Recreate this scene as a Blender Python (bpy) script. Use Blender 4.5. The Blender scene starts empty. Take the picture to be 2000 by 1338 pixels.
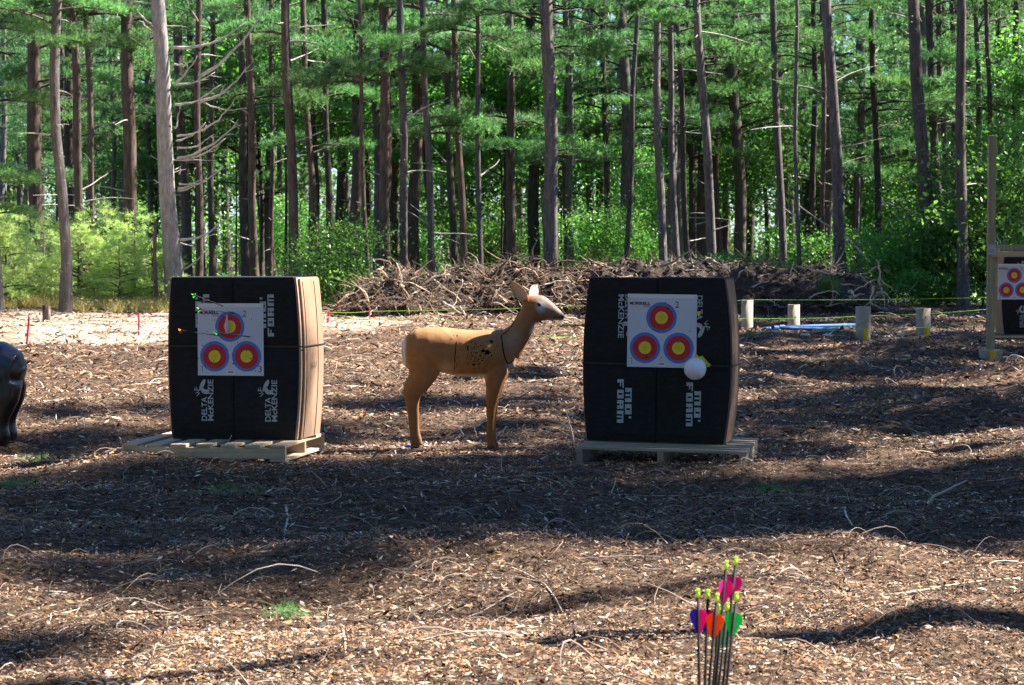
import bpy, bmesh, math, random
import numpy as np
from mathutils import Vector, Matrix, Quaternion, Euler
from math import radians as R, pi, sin, cos

random.seed(7); rng = np.random.default_rng(7)
SC = bpy.context.scene
COL = SC.collection

# ------------------------------------------------------------------ camera
F_PX, HOR, CAM_H = 4600.0, 475.0, 1.40          # focal length and eye level in pixels of the 2000 px photograph
PITCH = math.atan((669 - HOR) / F_PX)
cam_d = bpy.data.cameras.new('camera'); cam = bpy.data.objects.new('camera', cam_d); COL.objects.link(cam)
cam.location = (0, 0, CAM_H); cam.rotation_euler = (pi / 2 - PITCH, 0, 0)
cam_d.sensor_width = 36; cam_d.lens = 36 * F_PX / 2000; cam_d.clip_start = .1; cam_d.clip_end = 3000
cam_d.dof.use_dof = True; cam_d.dof.focus_distance = 15.6; cam_d.dof.aperture_fstop = 13
SC.camera = cam
# ------------------------------------------------------------------ sky and sun
SUN_EL, SUN_BACK = R(46), R(17)                  # sun stands to the right, a little beyond the targets
S = Vector((cos(SUN_EL) * cos(SUN_BACK), cos(SUN_EL) * sin(SUN_BACK), sin(SUN_EL)))
w = bpy.data.worlds.new('World'); SC.world = w; w.use_nodes = True
nt = w.node_tree; bg = nt.nodes['Background']
sk = nt.nodes.new('ShaderNodeTexSky'); sk.sky_type = 'NISHITA'; sk.sun_disc = False
sk.sun_elevation = SUN_EL; sk.sun_rotation = math.atan2(S.x, S.y); sk.air_density = 1.0; sk.dust_density = .2; sk.ozone_density = 3
wb = nt.nodes.new('ShaderNodeMixRGB'); wb.blend_type = 'MULTIPLY'; wb.inputs[0].default_value = 1; wb.inputs[2].default_value = (.70, .86, 1.24, 1)   # clear deep blue sky, white balance set for the sun
nt.links.new(sk.outputs[0], wb.inputs[1]); nt.links.new(wb.outputs[0], bg.inputs[0]); bg.inputs[1].default_value = 0.05
sd = bpy.data.lights.new('sun', 'SUN'); sd.energy = 5.0; sd.angle = R(.6); sd.color = (1, .94, .86)
so = bpy.data.objects.new('sun', sd); COL.objects.link(so); so.rotation_euler = S.to_track_quat('Z', 'Y').to_euler()
so.location = (20, 5, 30)
SC.view_settings.view_transform = 'Standard'; SC.view_settings.look = 'None'
SC.view_settings.exposure = 2.15; SC.view_settings.gamma = 1; SC.view_settings.use_curve_mapping = False
SC.cycles.use_denoising = True
SC.cycles.max_bounces = 7; SC.cycles.diffuse_bounces = 3; SC.cycles.transmission_bounces = 4; SC.cycles.transparent_max_bounces = 4
SC.cycles.caustics_reflective = False; SC.cycles.caustics_refractive = False

def P(x, y, Y):
    """world point seen at photograph pixel (x, y) at distance Y"""
    dx = (x - 1000) / F_PX; dy = (669 - y) / F_PX
    t = Y / (cos(PITCH) + dy * sin(PITCH))
    return Vector((dx * t, Y, CAM_H + t * (-sin(PITCH) + dy * cos(PITCH))))

# ------------------------------------------------------------------ noise
class VN:
    def __init__(s, seed): s.g = np.random.default_rng(seed).random((256, 256)) * 2 - 1
    def __call__(s, x, y):
        x = np.asarray(x, float); y = np.asarray(y, float)
        xi = np.floor(x).astype(int); yi = np.floor(y).astype(int)
        fx = x - xi; fy = y - yi; fx = fx * fx * (3 - 2 * fx); fy = fy * fy * (3 - 2 * fy)
        a = s.g[xi % 256, yi % 256]; b = s.g[(xi + 1) % 256, yi % 256]
        c = s.g[xi % 256, (yi + 1) % 256]; d = s.g[(xi + 1) % 256, (yi + 1) % 256]
        return (a * (1 - fx) + b * fx) * (1 - fy) + (c * (1 - fx) + d * fx) * fy
N1, N2, N3, N4 = VN(11), VN(12), VN(13), VN(14)
FLATS = []   # (x, y, radius, z)
def ground_z(x, y):
    x = np.asarray(x, float); y = np.asarray(y, float)
    h = .10 * N1(x / 1.9 + 30, y / 1.5) + .06 * N2(x / .75 + 9, y / .6) + .03 * N3(x / .3, y / .26)
    far = np.clip((y - 36) / 14, 0, 1)
    h = h * (1 - .55 * far)
    # a low mulch mound to the right, in front, and ridges behind the targets
    h += .07 * np.exp(-((x - 1.5) ** 2 / .6 + (y - 10.3) ** 2 / .10))
    h += .15 * np.exp(-((x - 5.4) ** 2 / 1.2 + (y - 30.2) ** 2 / 1.2))
    h += .13 * np.exp(-((x + 4.8) ** 2 / 2.2 + (y - 31.0) ** 2 / .6))
    for fx, fy, fr, fz in FLATS:
        k = np.exp(-(((x - fx) ** 2 + (y - fy) ** 2) / fr ** 2) ** 2)
        h = h * (1 - k) + fz * k
    return h
FLATS += [(-1.4, 15.3, 1.0, 0), (.96, 15.4, 1.0, 0), (-.4, 16.0, .75, 0)]

# ------------------------------------------------------------------ materials
MATS = {}
def mat(name, col, rough=.7, spec=.3, **k):
    if name in MATS: return MATS[name]
    m = bpy.data.materials.new(name); m.use_nodes = True; MATS[name] = m
    b = m.node_tree.nodes['Principled BSDF']
    b.inputs['Base Color'].default_value = (*col, 1); b.inputs['Roughness'].default_value = rough
    b.inputs['Specular IOR Level'].default_value = spec
    n = m.node_tree.nodes; l = m.node_tree.links
    tc = n.new('ShaderNodeTexCoord')
    if k.get('noise'):
        sc_, amt = k['noise'][:2]
        stretch = k.get('stretch', (1, 1, 1))
        mp = n.new('ShaderNodeMapping'); mp.inputs['Scale'].default_value = stretch
        l.new(tc.outputs['Object'], mp.inputs[0])
        nz = n.new('ShaderNodeTexNoise'); nz.inputs['Scale'].default_value = sc_; nz.inputs['Detail'].default_value = 6
        nz.inputs['Roughness'].default_value = .65
        l.new(mp.outputs[0], nz.inputs[0])
        rp = n.new('ShaderNodeValToRGB'); rp.color_ramp.elements[0].position = .3; rp.color_ramp.elements[1].position = .7
        c2 = k.get('col2')
        lo = tuple(c * (1 - amt) for c in col); hi = tuple(min(1, c * (1 + amt)) for c in col)
        if c2: lo, hi = col, c2
        rp.color_ramp.elements[0].color = (*lo, 1); rp.color_ramp.elements[1].color = (*hi, 1)
        l.new(nz.outputs[0], rp.inputs[0]); src = rp.outputs[0]
        if k.get('spots'):
            ssc, thr, scol = k['spots']
            n2 = n.new('ShaderNodeTexNoise'); n2.inputs['Scale'].default_value = ssc; n2.inputs['Detail'].default_value = 3
            l.new(tc.outputs['Object'], n2.inputs[0])
            r2 = n.new('ShaderNodeValToRGB'); r2.color_ramp.elements[0].position = thr; r2.color_ramp.elements[1].position = thr + .06
            l.new(n2.outputs[0], r2.inputs[0])
            mx = n.new('ShaderNodeMixRGB'); mx.inputs[2].default_value = (*scol, 1)
            l.new(r2.outputs[0], mx.inputs[0]); l.new(src, mx.inputs[1]); src = mx.outputs[0]
        if k.get('rand'):
            oi = n.new('ShaderNodeObjectInfo'); hs = n.new('ShaderNodeHueSaturation')
            mr = n.new('ShaderNodeMapRange'); mr.inputs[3].default_value = 1 - k['rand']; mr.inputs[4].default_value = 1 + k['rand']
            l.new(oi.outputs['Random'], mr.inputs[0]); l.new(mr.outputs[0], hs.inputs['Value']); l.new(src, hs.inputs['Color']); src = hs.outputs[0]
        l.new(src, b.inputs['Base Color'])
        if k.get('bump'):
            bp = n.new('ShaderNodeBump'); bp.inputs['Strength'].default_value = k['bump'][0]; bp.inputs['Distance'].default_value = k['bump'][1]
            l.new(nz.outputs[0], bp.inputs['Height']); l.new(bp.outputs[0], b.inputs['Normal'])
    return m

def attr_mat(name, rough=.8, spec=.25, gain=1.0, bump=None, trans=0):
    m = bpy.data.materials.new(name); m.use_nodes = True; MATS[name] = m
    n = m.node_tree.nodes; l = m.node_tree.links; b = n['Principled BSDF']
    a = n.new('ShaderNodeAttribute'); a.attribute_name = 'Col'
    nz = n.new('ShaderNodeTexNoise'); nz.inputs['Scale'].default_value = 60 if not bump else bump[2]; nz.inputs['Detail'].default_value = 4
    tc = n.new('ShaderNodeTexCoord'); l.new(tc.outputs['Object'], nz.inputs[0])
    mr = n.new('ShaderNodeMapRange'); mr.inputs[3].default_value = .7 * gain; mr.inputs[4].default_value = 1.3 * gain
    l.new(nz.outputs[0], mr.inputs[0])
    mx = n.new('ShaderNodeVectorMath'); mx.operation = 'SCALE'
    l.new(a.outputs['Color'], mx.inputs[0]); l.new(mr.outputs[0], mx.inputs['Scale'])
    l.new(mx.outputs[0], b.inputs['Base Color'])
    b.inputs['Roughness'].default_value = rough; b.inputs['Specular IOR Level'].default_value = spec
    if bump:
        bp = n.new('ShaderNodeBump'); bp.inputs['Strength'].default_value = bump[0]; bp.inputs['Distance'].default_value = bump[1]
        l.new(nz.outputs[0], bp.inputs['Height']); l.new(bp.outputs[0], b.inputs['Normal'])
    return m

def leaf_mat(name, col, col2, trans=.4, rough=.45, rand=.3, tint=(1.45, 1.75, .70, 1)):
    m = bpy.data.materials.new(name); m.use_nodes = True; MATS[name] = m
    n = m.node_tree.nodes; l = m.node_tree.links; b = n['Principled BSDF']; out = n['Material Output']
    g = n.new('ShaderNodeNewGeometry'); oi = n.new('ShaderNodeObjectInfo')
    mx = n.new('ShaderNodeMixRGB'); mx.inputs[1].default_value = (*col, 1); mx.inputs[2].default_value = (*col2, 1)
    tc = n.new('ShaderNodeTexCoord'); nz = n.new('ShaderNodeTexNoise'); nz.inputs['Scale'].default_value = 1.1; nz.inputs['Detail'].default_value = 2
    l.new(tc.outputs['Object'], nz.inputs[0])
    ad = n.new('ShaderNodeMath'); ad.operation = 'ADD'; ad.inputs[1].default_value = -.5
    l.new(g.outputs['Random Per Island'], ad.inputs[0])
    mu = n.new('ShaderNodeMath'); mu.operation = 'MULTIPLY_ADD'; mu.inputs[1].default_value = .7
    l.new(ad.outputs[0], mu.inputs[0]); l.new(nz.outputs[0], mu.inputs[2]); mu.use_clamp = True
    l.new(mu.outputs[0], mx.inputs[0])
    hs = n.new('ShaderNodeHueSaturation'); mr = n.new('ShaderNodeMapRange'); mr.inputs[3].default_value = 1 - rand; mr.inputs[4].default_value = 1 + rand
    l.new(oi.outputs['Random'], mr.inputs[0]); l.new(mr.outputs[0], hs.inputs['Value']); l.new(mx.outputs[0], hs.inputs['Color'])
    mh = n.new('ShaderNodeMapRange'); mh.inputs[3].default_value = .485; mh.inputs[4].default_value = .515
    l.new(oi.outputs['Random'], mh.inputs[0]); l.new(mh.outputs[0], hs.inputs['Hue'])
    l.new(hs.outputs[0], b.inputs['Base Color']); b.inputs['Roughness'].default_value = rough; b.inputs['Specular IOR Level'].default_value = .5
    tr = n.new('ShaderNodeBsdfTranslucent')
    gm = n.new('ShaderNodeMixRGB'); gm.blend_type = 'MULTIPLY'; gm.inputs[0].default_value = 1; gm.inputs[2].default_value = tint
    l.new(hs.outputs[0], gm.inputs[1]); l.new(gm.outputs[0], tr.inputs[0])
    ms = n.new('ShaderNodeMixShader'); ms.inputs[0].default_value = trans
    l.new(b.outputs[0], ms.inputs[1]); l.new(tr.outputs[0], ms.inputs[2]); l.new(ms.outputs[0], out.inputs[0])
    return m

M_PINE = leaf_mat('pine_needles', (.062, .145, .068), (.20, .32, .13), .43, .5, tint=(1.2, 1.65, .9, 1))
M_SAPL = leaf_mat('young_pine_needles', (.36, .47, .17), (.58, .66, .30), .5, .5, .12, (1.25, 1.4, .8, 1))
M_LEAF = leaf_mat('oak_leaves', (.058, .15, .05), (.18, .32, .10), .55, .32)
M_WEED = leaf_mat('dry_weeds', (.42, .36, .16), (.58, .42, .22), .4, .6, .2)
M_BARK = mat('grey_pine_bark', (.06, .052, .048), .9, .2, noise=(7, 1), col2=(.185, .16, .15), stretch=(2.2, 2.2, .45), bump=(.9, .03), rand=.25, spots=(16, .66, (.34, .36, .33)))
M_BARKR = mat('red_pine_bark', (.055, .041, .034), .9, .2, noise=(8, 1), col2=(.165, .115, .092), stretch=(2, 2, .5), bump=(.9, .03), rand=.25)
M_BARKD = mat('dark_bark', (.04, .032, .028), .95, .15, noise=(8, 1), col2=(.13, .10, .085), stretch=(2, 2, .5), bump=(.8, .03), rand=.3)
M_BARKP = mat('pale_weathered_bark', (.20, .175, .155), .9, .2, noise=(9, 1), col2=(.48, .43, .38), stretch=(2.2, 2.2, .5), bump=(1, .04), spots=(14, .68, (.5, .49, .45)))
M_DEAD = mat('dead_wood', (.30, .27, .24), .85, .2, noise=(12, 1), col2=(.62, .57, .50))
M_CHIP = attr_mat('wood_chips', .8, .25)
M_ROOT = attr_mat('root_wood', .85, .2, bump=(.6, .01, 30))
def ground_material():
    m = bpy.data.materials.new('mulch_ground'); m.use_nodes = True
    n = m.node_tree.nodes; l = m.node_tree.links; b = n['Principled BSDF']
    tc = n.new('ShaderNodeTexCoord')
    nz = n.new('ShaderNodeTexNoise'); nz.inputs['Scale'].default_value = 14; nz.inputs['Detail'].default_value = 9; nz.inputs['Roughness'].default_value = .75
    mp = n.new('ShaderNodeMapping'); mp.inputs['Scale'].default_value = (1, 1.5, 1)
    l.new(tc.outputs['Object'], mp.inputs[0]); l.new(mp.outputs[0], nz.inputs[0])
    rp = n.new('ShaderNodeValToRGB'); e = rp.color_ramp.elements
    e[0].position = .36; e[0].color = (.030, .021, .016, 1); e[1].position = .68; e[1].color = (.30, .20, .13, 1)
    q = e.new(.52); q.color = (.11, .07, .045, 1)
    l.new(nz.outputs[0], rp.inputs[0])
    # far left: pale sandy soil (attribute painted per place), forest floor: dark litter
    a = n.new('ShaderNodeAttribute'); a.attribute_name = 'Col'
    sp = n.new('ShaderNodeSeparateColor'); l.new(a.outputs['Color'], sp.inputs[0])
    n2 = n.new('ShaderNodeTexNoise'); n2.inputs['Scale'].default_value = 5; n2.inputs['Detail'].default_value = 8
    l.new(tc.outputs['Object'], n2.inputs[0])
    r2 = n.new('ShaderNodeValToRGB'); r2.color_ramp.elements[0].position = .3; r2.color_ramp.elements[0].color = (.25, .17, .105, 1)
    r2.color_ramp.elements[1].position = .65; r2.color_ramp.elements[1].color = (.66, .55, .42, 1); l.new(n2.outputs[0], r2.inputs[0])
    mx = n.new('ShaderNodeMixRGB'); l.new(sp.outputs[0], mx.inputs[0]); l.new(rp.outputs[0], mx.inputs[1]); l.new(r2.outputs[0], mx.inputs[2])
    r3 = n.new('ShaderNodeValToRGB'); r3.color_ramp.elements[0].color = (.02, .022, .012, 1); r3.color_ramp.elements[1].color = (.10, .085, .045, 1); l.new(n2.outputs[0], r3.inputs[0])
    m3 = n.new('ShaderNodeMixRGB'); l.new(sp.outputs[1], m3.inputs[0]); l.new(mx.outputs[0], m3.inputs[1]); l.new(r3.outputs[0], m3.inputs[2])
    l.new(m3.outputs[0], b.inputs['Base Color']); b.inputs['Roughness'].default_value = .95; b.inputs['Specular IOR Level'].default_value = .15
    bp = n.new('ShaderNodeBump'); bp.inputs['Strength'].default_value = 1; bp.inputs['Distance'].default_value = .03
    l.new(nz.outputs[0], bp.inputs['Height']); l.new(bp.outputs[0], b.inputs['Normal'])
    return m

# ------------------------------------------------------------------ mesh helpers
def mk_mesh(name, V, Fs, cols=None, smooth=False):
    """V (n,3); Fs: array (m,k) or list of such; cols per vertex (n,3)"""
    if not isinstance(Fs, (list, tuple)): Fs = [Fs]
    Fs = [np.asarray(f, np.int32) for f in Fs if len(f)]
    V = np.asarray(V, np.float32); me = bpy.data.meshes.new(name)
    me.vertices.add(len(V)); me.vertices.foreach_set('co', V.ravel())
    loops = np.concatenate([f.ravel() for f in Fs]); tot = np.concatenate([np.full(len(f), f.shape[1], np.int32) for f in Fs])
    st = np.concatenate([[0], np.cumsum(tot)[:-1]]).astype(np.int32)
    me.loops.add(len(loops)); me.loops.foreach_set('vertex_index', loops)
    me.polygons.add(len(tot)); me.polygons.foreach_set('loop_start', st); me.polygons.foreach_set('loop_total', tot)
    me.update(calc_edges=True); me.validate()
    if smooth: me.polygons.foreach_set('use_smooth', np.ones(len(me.polygons), bool))
    if cols is not None:
        ca = me.color_attributes.new('Col', 'FLOAT_COLOR', 'POINT')
        c = np.ones((len(V), 4), np.float32); c[:, :3] = cols; ca.data.foreach_set('color', c.ravel())
    return me
def link(name, me, mats, parent=None, loc=(0, 0, 0), rot=(0, 0, 0), scale=None):
    o = bpy.data.objects.new(name, me); COL.objects.link(o)
    if mats is not None and me is not None and len(me.materials) == 0:
        for m in (mats if isinstance(mats, (list, tuple)) else [mats]): me.materials.append(m)
    o.location = loc; o.rotation_euler = rot
    if scale is not None: o.scale = scale
    if parent: o.parent = parent
    return o
def tag(o, label, cat, group=None, kind=None):
    if label: o['label'] = label
    if cat: o['category'] = cat
    if group: o['group'] = group
    if kind: o['kind'] = kind
    return o
def thing(name, label, cat, loc=(0, 0, 0), rz=0, group=None, rot=None):
    o = bpy.data.objects.new(name, None); COL.objects.link(o); o.location = loc
    o.rotation_euler = rot if rot else (0, 0, rz); o.empty_display_size = .1
    return tag(o, label, cat, group)
class MB:
    def __init__(s): s.v = []; s.f = []; s.n = 0; s.mi = []; s.c = []
    def add(s, V, F, col=None):
        V = [tuple(p) for p in V]; s.v += V; s.f += [tuple(i + s.n for i in f) for f in F]; s.n += len(V)
        s.c += [col or (.5, .5, .5)] * len(V)
    def box(s, x0, x1, y0, y1, z0, z1, col=None):
        V = [(x, y, z) for x in (x0, x1) for y in (y0, y1) for z in (z0, z1)]
        F = [(0, 1, 3, 2), (4, 6, 7, 5), (0, 4, 5, 1), (2, 3, 7, 6), (0, 2, 6, 4), (1, 5, 7, 3)]
        s.add(V, F, col)
    def tube(s, pts, rad, n=6, caps=True, col=None):
        V, F = tube_arr(pts, rad, n)
        s.add(V, F, col)
        if caps:
            s.f.append(tuple(s.n - len(V) + i for i in reversed(range(n)))); s.f.append(tuple(s.n - n + i for i in range(n)))
    def mesh(s, name, smooth=False, cols=False, bevel=0):
        me = bpy.data.meshes.new(name); me.from_pydata(s.v, [], s.f); me.update()
        bm = bmesh.new(); bm.from_mesh(me)
        if bevel:
            bmesh.ops.bevel(bm, geom=[e for e in bm.edges], offset=bevel, segments=2, affect='EDGES', profile=.6)
        bmesh.ops.recalc_face_normals(bm, faces=bm.faces); bm.to_mesh(me); bm.free()
        if smooth: me.polygons.foreach_set('use_smooth', np.ones(len(me.polygons), bool))
        if cols and not bevel:
            ca = me.color_attributes.new('Col', 'FLOAT_COLOR', 'POINT')
            ca.data.foreach_set('color', np.array([(*c, 1) for c in s.c], np.float32).ravel())
        return me
def tube_arr(pts, rad, n=6):
    pts = [Vector(p) for p in pts]; V = []; F = []
    up = Vector((0, 0, 1)); d0 = (pts[-1] - pts[0]).normalized()
    if abs(d0.z) > .8: up = Vector((0, 1, 0))
    for i, p in enumerate(pts):
        d = (pts[min(i + 1, len(pts) - 1)] - pts[max(i - 1, 0)]).normalized()
        a = d.cross(up).normalized(); b = a.cross(d)
        r = rad[i] if hasattr(rad, '__len__') else rad
        rx, ry = r if hasattr(r, '__len__') else (r, r)
        for k in range(n):
            t = 2 * pi * k / n
            V.append(p + a * cos(t) * rx + b * sin(t) * ry)
    for i in range(len(pts) - 1):
        for k in range(n):
            F.append((i * n + k, i * n + (k + 1) % n, (i + 1) * n + (k + 1) % n, (i + 1) * n + k))
    return V, F
def sheet(name, rings, m, parent, y=0.0, th=.001):
    """flat polygons (x, z) in the XZ plane facing -Y, with a little thickness"""
    mb = MB()
    for poly in rings:
        n = len(poly); mb.add([(p[0], y, p[1]) for p in poly] + [(p[0], y + th, p[1]) for p in poly],
                              [tuple(range(n)), tuple(reversed(range(n, 2 * n)))] + [(i, (i + 1) % n, n + (i + 1) % n, n + i) for i in range(n)])
    return link(name, mb.mesh(name), m, parent)
def disc(cx, cz, r, n=48): return [(cx + r * cos(2 * pi * i / n), cz + r * sin(2 * pi * i / n)) for i in range(n)]
def rect(x0, x1, z0, z1): return [(x0, z0), (x1, z0), (x1, z1), (x0, z1)]
def font_mesh(txt, bold=0.0):
    cu = bpy.data.curves.new('lettering', 'FONT'); cu.body = txt; cu.offset = bold; cu.resolution_u = 3
    o = bpy.data.objects.new('tmp', cu); COL.objects.link(o); dg = bpy.context.evaluated_depsgraph_get()
    me = bpy.data.meshes.new_from_object(o.evaluated_get(dg)); bpy.data.objects.remove(o)
    V = np.array([v.co for v in me.vertices]); F = [tuple(p.vertices) for p in me.polygons]; bpy.data.meshes.remove(me)
    return V, F
BITS = {'F': ['11111', '11000', '11110', '11000', '11000'], 'O': ['11111', '11011', '11011', '11011', '11111'],
        'A': ['11111', '11011', '11111', '11011', '11011'], 'M': ['1111111', '1101011', '1101011', '1101011', '1101011'], "'": ['1', '1', '0', '0', '0'],
        'o': ['11111', '11011', '11011', '11011', '11111']}
def block_mesh(txt):
    V = []; F = []; x = 0
    for ch in txt:
        g = BITS[ch]; wd = len(g[0])
        for r_, row in enumerate(g):
            for c_, b in enumerate(row):
                if b == '1':
                    i = len(V); z = 5 - r_
                    V += [(x + c_, z - 1, 0), (x + c_ + 1, z - 1, 0), (x + c_ + 1, z, 0), (x + c_, z, 0)]; F.append((i, i + 1, i + 2, i + 3))
        x += wd + 1
    return np.array(V, float), F
def lettering(parent, txt, x0, x1, z0, z1, y, m, way='flat', bold=0.0, block=False, name='lettering'):
    """fit the text in the rectangle; way: flat, up (reads bottom to top), down (reads top to bottom)"""
    V, F = block_mesh(txt) if block else font_mesh(txt, bold)
    u = (V[:, 0] - V[:, 0].min()) / np.ptp(V[:, 0]); v = (V[:, 1] - V[:, 1].min()) / np.ptp(V[:, 1])
    if way == 'flat': X = x0 + u * (x1 - x0); Z = z0 + v * (z1 - z0)
    elif way == 'up': X = x1 - v * (x1 - x0); Z = z0 + u * (z1 - z0)
    else: X = x0 + v * (x1 - x0); Z = z1 - u * (z1 - z0)
    me = bpy.data.meshes.new(name); me.from_pydata(np.stack([X, np.full_like(X, y), Z], 1).tolist(), [], F); me.update()
    return link(name, me, m, parent)
def remesh(name, mb, voxel, smooth_it=4, m=None, parent=None):
    me = mb.mesh(name); o = link(name, me, None, None)
    md = o.modifiers.new('r', 'REMESH'); md.mode = 'VOXEL'; md.voxel_size = voxel
    sm = o.modifiers.new('s', 'SMOOTH'); sm.factor = .5; sm.iterations = smooth_it
    dg = bpy.context.evaluated_depsgraph_get(); new = bpy.data.meshes.new_from_object(o.evaluated_get(dg))
    bpy.data.objects.remove(o); new.polygons.foreach_set('use_smooth', np.ones(len(new.polygons), bool))
    return link(name, new, m, parent)

# ------------------------------------------------------------------ vegetation generators
def unit(a): return a / np.maximum(np.linalg.norm(a, axis=1, keepdims=True), 1e-9)
def needles(C, D, n, L, wd, spread=.8, r=rng):
    """tufts of n needle triangles at C pointing about D"""
    m = len(C); C = np.repeat(C, n, 0); D = np.repeat(D, n, 0)
    d = unit(D + spread * r.normal(size=(m * n, 3))); ln = L * (.7 + .6 * r.random((m * n, 1)))
    s = unit(np.cross(d, r.normal(size=(m * n, 3)))) * wd * .5
    b = C + d * ln * .06
    V = np.stack([b - s, b + s, C + d * ln], 1).reshape(-1, 3)
    return V, np.arange(len(V)).reshape(-1, 3)
def leaves(C, size, r=rng, up=.9):
    m = len(C); nrm = unit(r.normal(size=(m, 3)) + np.array([0, 0, up])); a = unit(np.cross(nrm, r.normal(size=(m, 3)))); b = np.cross(nrm, a)
    s = size * (.6 + .8 * r.random((m, 1)))
    p0 = C - a * s; p1 = C + b * s * .55 - a * s * .1 + nrm * s * .12; p2 = C + a * s; p3 = C - b * s * .55 - a * s * .1 + nrm * s * .12
    V = np.stack([p0, p1, p2, p3], 1).reshape(-1, 3); i = np.arange(m)[:, None] * 4
    return V, np.concatenate([i + np.array([0, 1, 2]), i + np.array([0, 2, 3])])
def pine_crown(name, seed, H, rmax, nbr, tufts, L=.12, wd=.011, nn=10, base=.55, wood=True, low=0.0, mats=None, up=.25):
    """live boughs on a leader from z=0 to H; each bough is a flat layered spray of needle tufts"""
    r = np.random.default_rng(seed); TC = []; TD = []; WV = []; WF = []; wn = 0
    for i in range(nbr):
        t = (i + r.random()) / nbr; z = t * H; az = r.random() * 2 * pi
        ln = rmax * (base + (1 - base) * min(1, t * 4)) * (1 - max(0, t - .35) / .65 * .8) * (.55 + .55 * r.random())
        d = np.array([cos(az), sin(az), 0]); side = np.array([-sin(az), cos(az), 0]); rise = up + .25 * r.random() - low
        sv = np.linspace(0, 1, 5); pts = [(d * ln * s_ + np.array([0, 0, z + ln * (rise * s_ - .28 * s_ * s_)])) for s_ in sv]
        if wood:
            V, F = tube_arr(pts, [.022 * (1.1 - s_) * (ln / 2 + .3) + .004 for s_ in sv], 3); WV += [tuple(v) for v in V]; WF += [tuple(k + wn for k in f) for f in F]; wn += len(V)
        m = int(tufts * (ln / rmax))
        s_ = r.random(m) ** .7 * .72 + .28; lat = r.normal(size=m) * .24 * ln * np.sin(np.clip((s_ - .12) * 1.15, 0, 1) * pi) ** .6 + r.normal(size=m) * .03
        # twigs group the tufts: snap lateral positions towards discrete side shoots
        q = np.round(s_ * 7) / 7; s_ = q * .6 + s_ * .4
        c = d * (ln * s_ + abs(lat) * .45)[:, None] + side * lat[:, None]
        c[:, 2] += z + ln * (rise * s_ - .28 * s_ * s_) + r.normal(size=m) * .045 + .05
        TC.append(c); TD.append(np.outer(np.ones(m), d) * .7 + side * (np.sign(lat) * .6)[:, None] + np.array([0, 0, .75]))
    C = np.concatenate(TC); D = unit(np.concatenate(TD)); V, F = needles(C, D, nn, L, wd, .6, r)
    if wood:
        n0 = len(V); V = np.concatenate([V, np.array(WV)]); me = mk_mesh(name, V, [F, np.array(WF) + n0])
        mi = np.zeros(len(me.polygons), np.int32); mi[len(F):] = 1; me.polygons.foreach_set('material_index', mi)
    else: me = mk_mesh(name, V, F)
    for m_ in (mats or [M_PINE, M_BARKD]): me.materials.append(m_)
    return me
def leafy_crown(name, seed, rx, rz, clumps, per, size, mats=None):
    """broadleaf crown, z from 0 to 2*rz: separate clumps of leaves on thin limbs with gaps between"""
    r = np.random.default_rng(seed); cs = unit(r.normal(size=(clumps, 3))) * (r.random((clumps, 1)) ** .45)
    cs = cs * np.array([rx, rx, rz]) + np.array([0, 0, rz])
    sz = (.16 + .22 * r.random(clumps)) * min(rx, rz) + .08
    C = np.concatenate([c + r.normal(size=(per, 3)) * np.array([s, s, s * .38]) for c, s in zip(cs, sz)])
    V, F = leaves(C, size, r); WV = []; WF = []; wn = 0
    for c in cs[::2]:
        st = np.array([0, 0, max(0, c[2] * .35)]); mid = (st + c) / 2 + r.normal(size=3) * .1
        v, f = tube_arr([st, mid, c], [.02, .012, .005], 3); WV += [tuple(q) for q in v]; WF += [tuple(k + wn for k in g) for g in f]; wn += len(v)
    n0 = len(V); V = np.concatenate([V, np.array(WV)]); me = mk_mesh(name, V, [F, np.array(WF) + n0])
    mi = np.zeros(len(me.polygons), np.int32); mi[len(F):] = 1; me.polygons.foreach_set('material_index', mi)
    for m_ in (mats or [M_LEAF, M_BARKD]): me.materials.append(m_)
    return me
def trunk_mesh(pts, rads, n=12, seed=0, flare=True):
    r = random.Random(seed); V = []; F = []; ns = len(pts)
    for i, (p, ra) in enumerate(zip(pts, rads)):
        for k in range(n):
            t = 2 * pi * k / n; q = ra * (1 + .07 * sin(3 * t + i * .5 + seed) + .05 * r.uniform(-1, 1))
            V.append((p[0] + cos(t) * q, p[1] + sin(t) * q, p[2]))
    for i in range(ns - 1):
        for k in range(n): F.append((i * n + k, i * n + (k + 1) % n, (i + 1) * n + (k + 1) % n, (i + 1) * n + k))
    F.append(tuple((ns - 1) * n + k for k in range(n)))
    return mk_mesh('trunk', np.array(V), [np.array(F[:-1]), np.array([F[-1]])], smooth=True)
def crooked(p, d, ln, r0, seg=6, sag=-.1, wob=.12, rnd=random):
    pts = [Vector(p)]; d = Vector(d).normalized(); rad = [r0]
    for i in range(seg):
        d = (d + Vector((rnd.uniform(-wob, wob), rnd.uniform(-wob, wob), rnd.uniform(-wob, wob) - sag / seg))).normalized()
        pts.append(pts[-1] + d * ln / seg); rad.append(r0 * (1 - (i + 1) / seg * .8))
    return pts, rad

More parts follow.
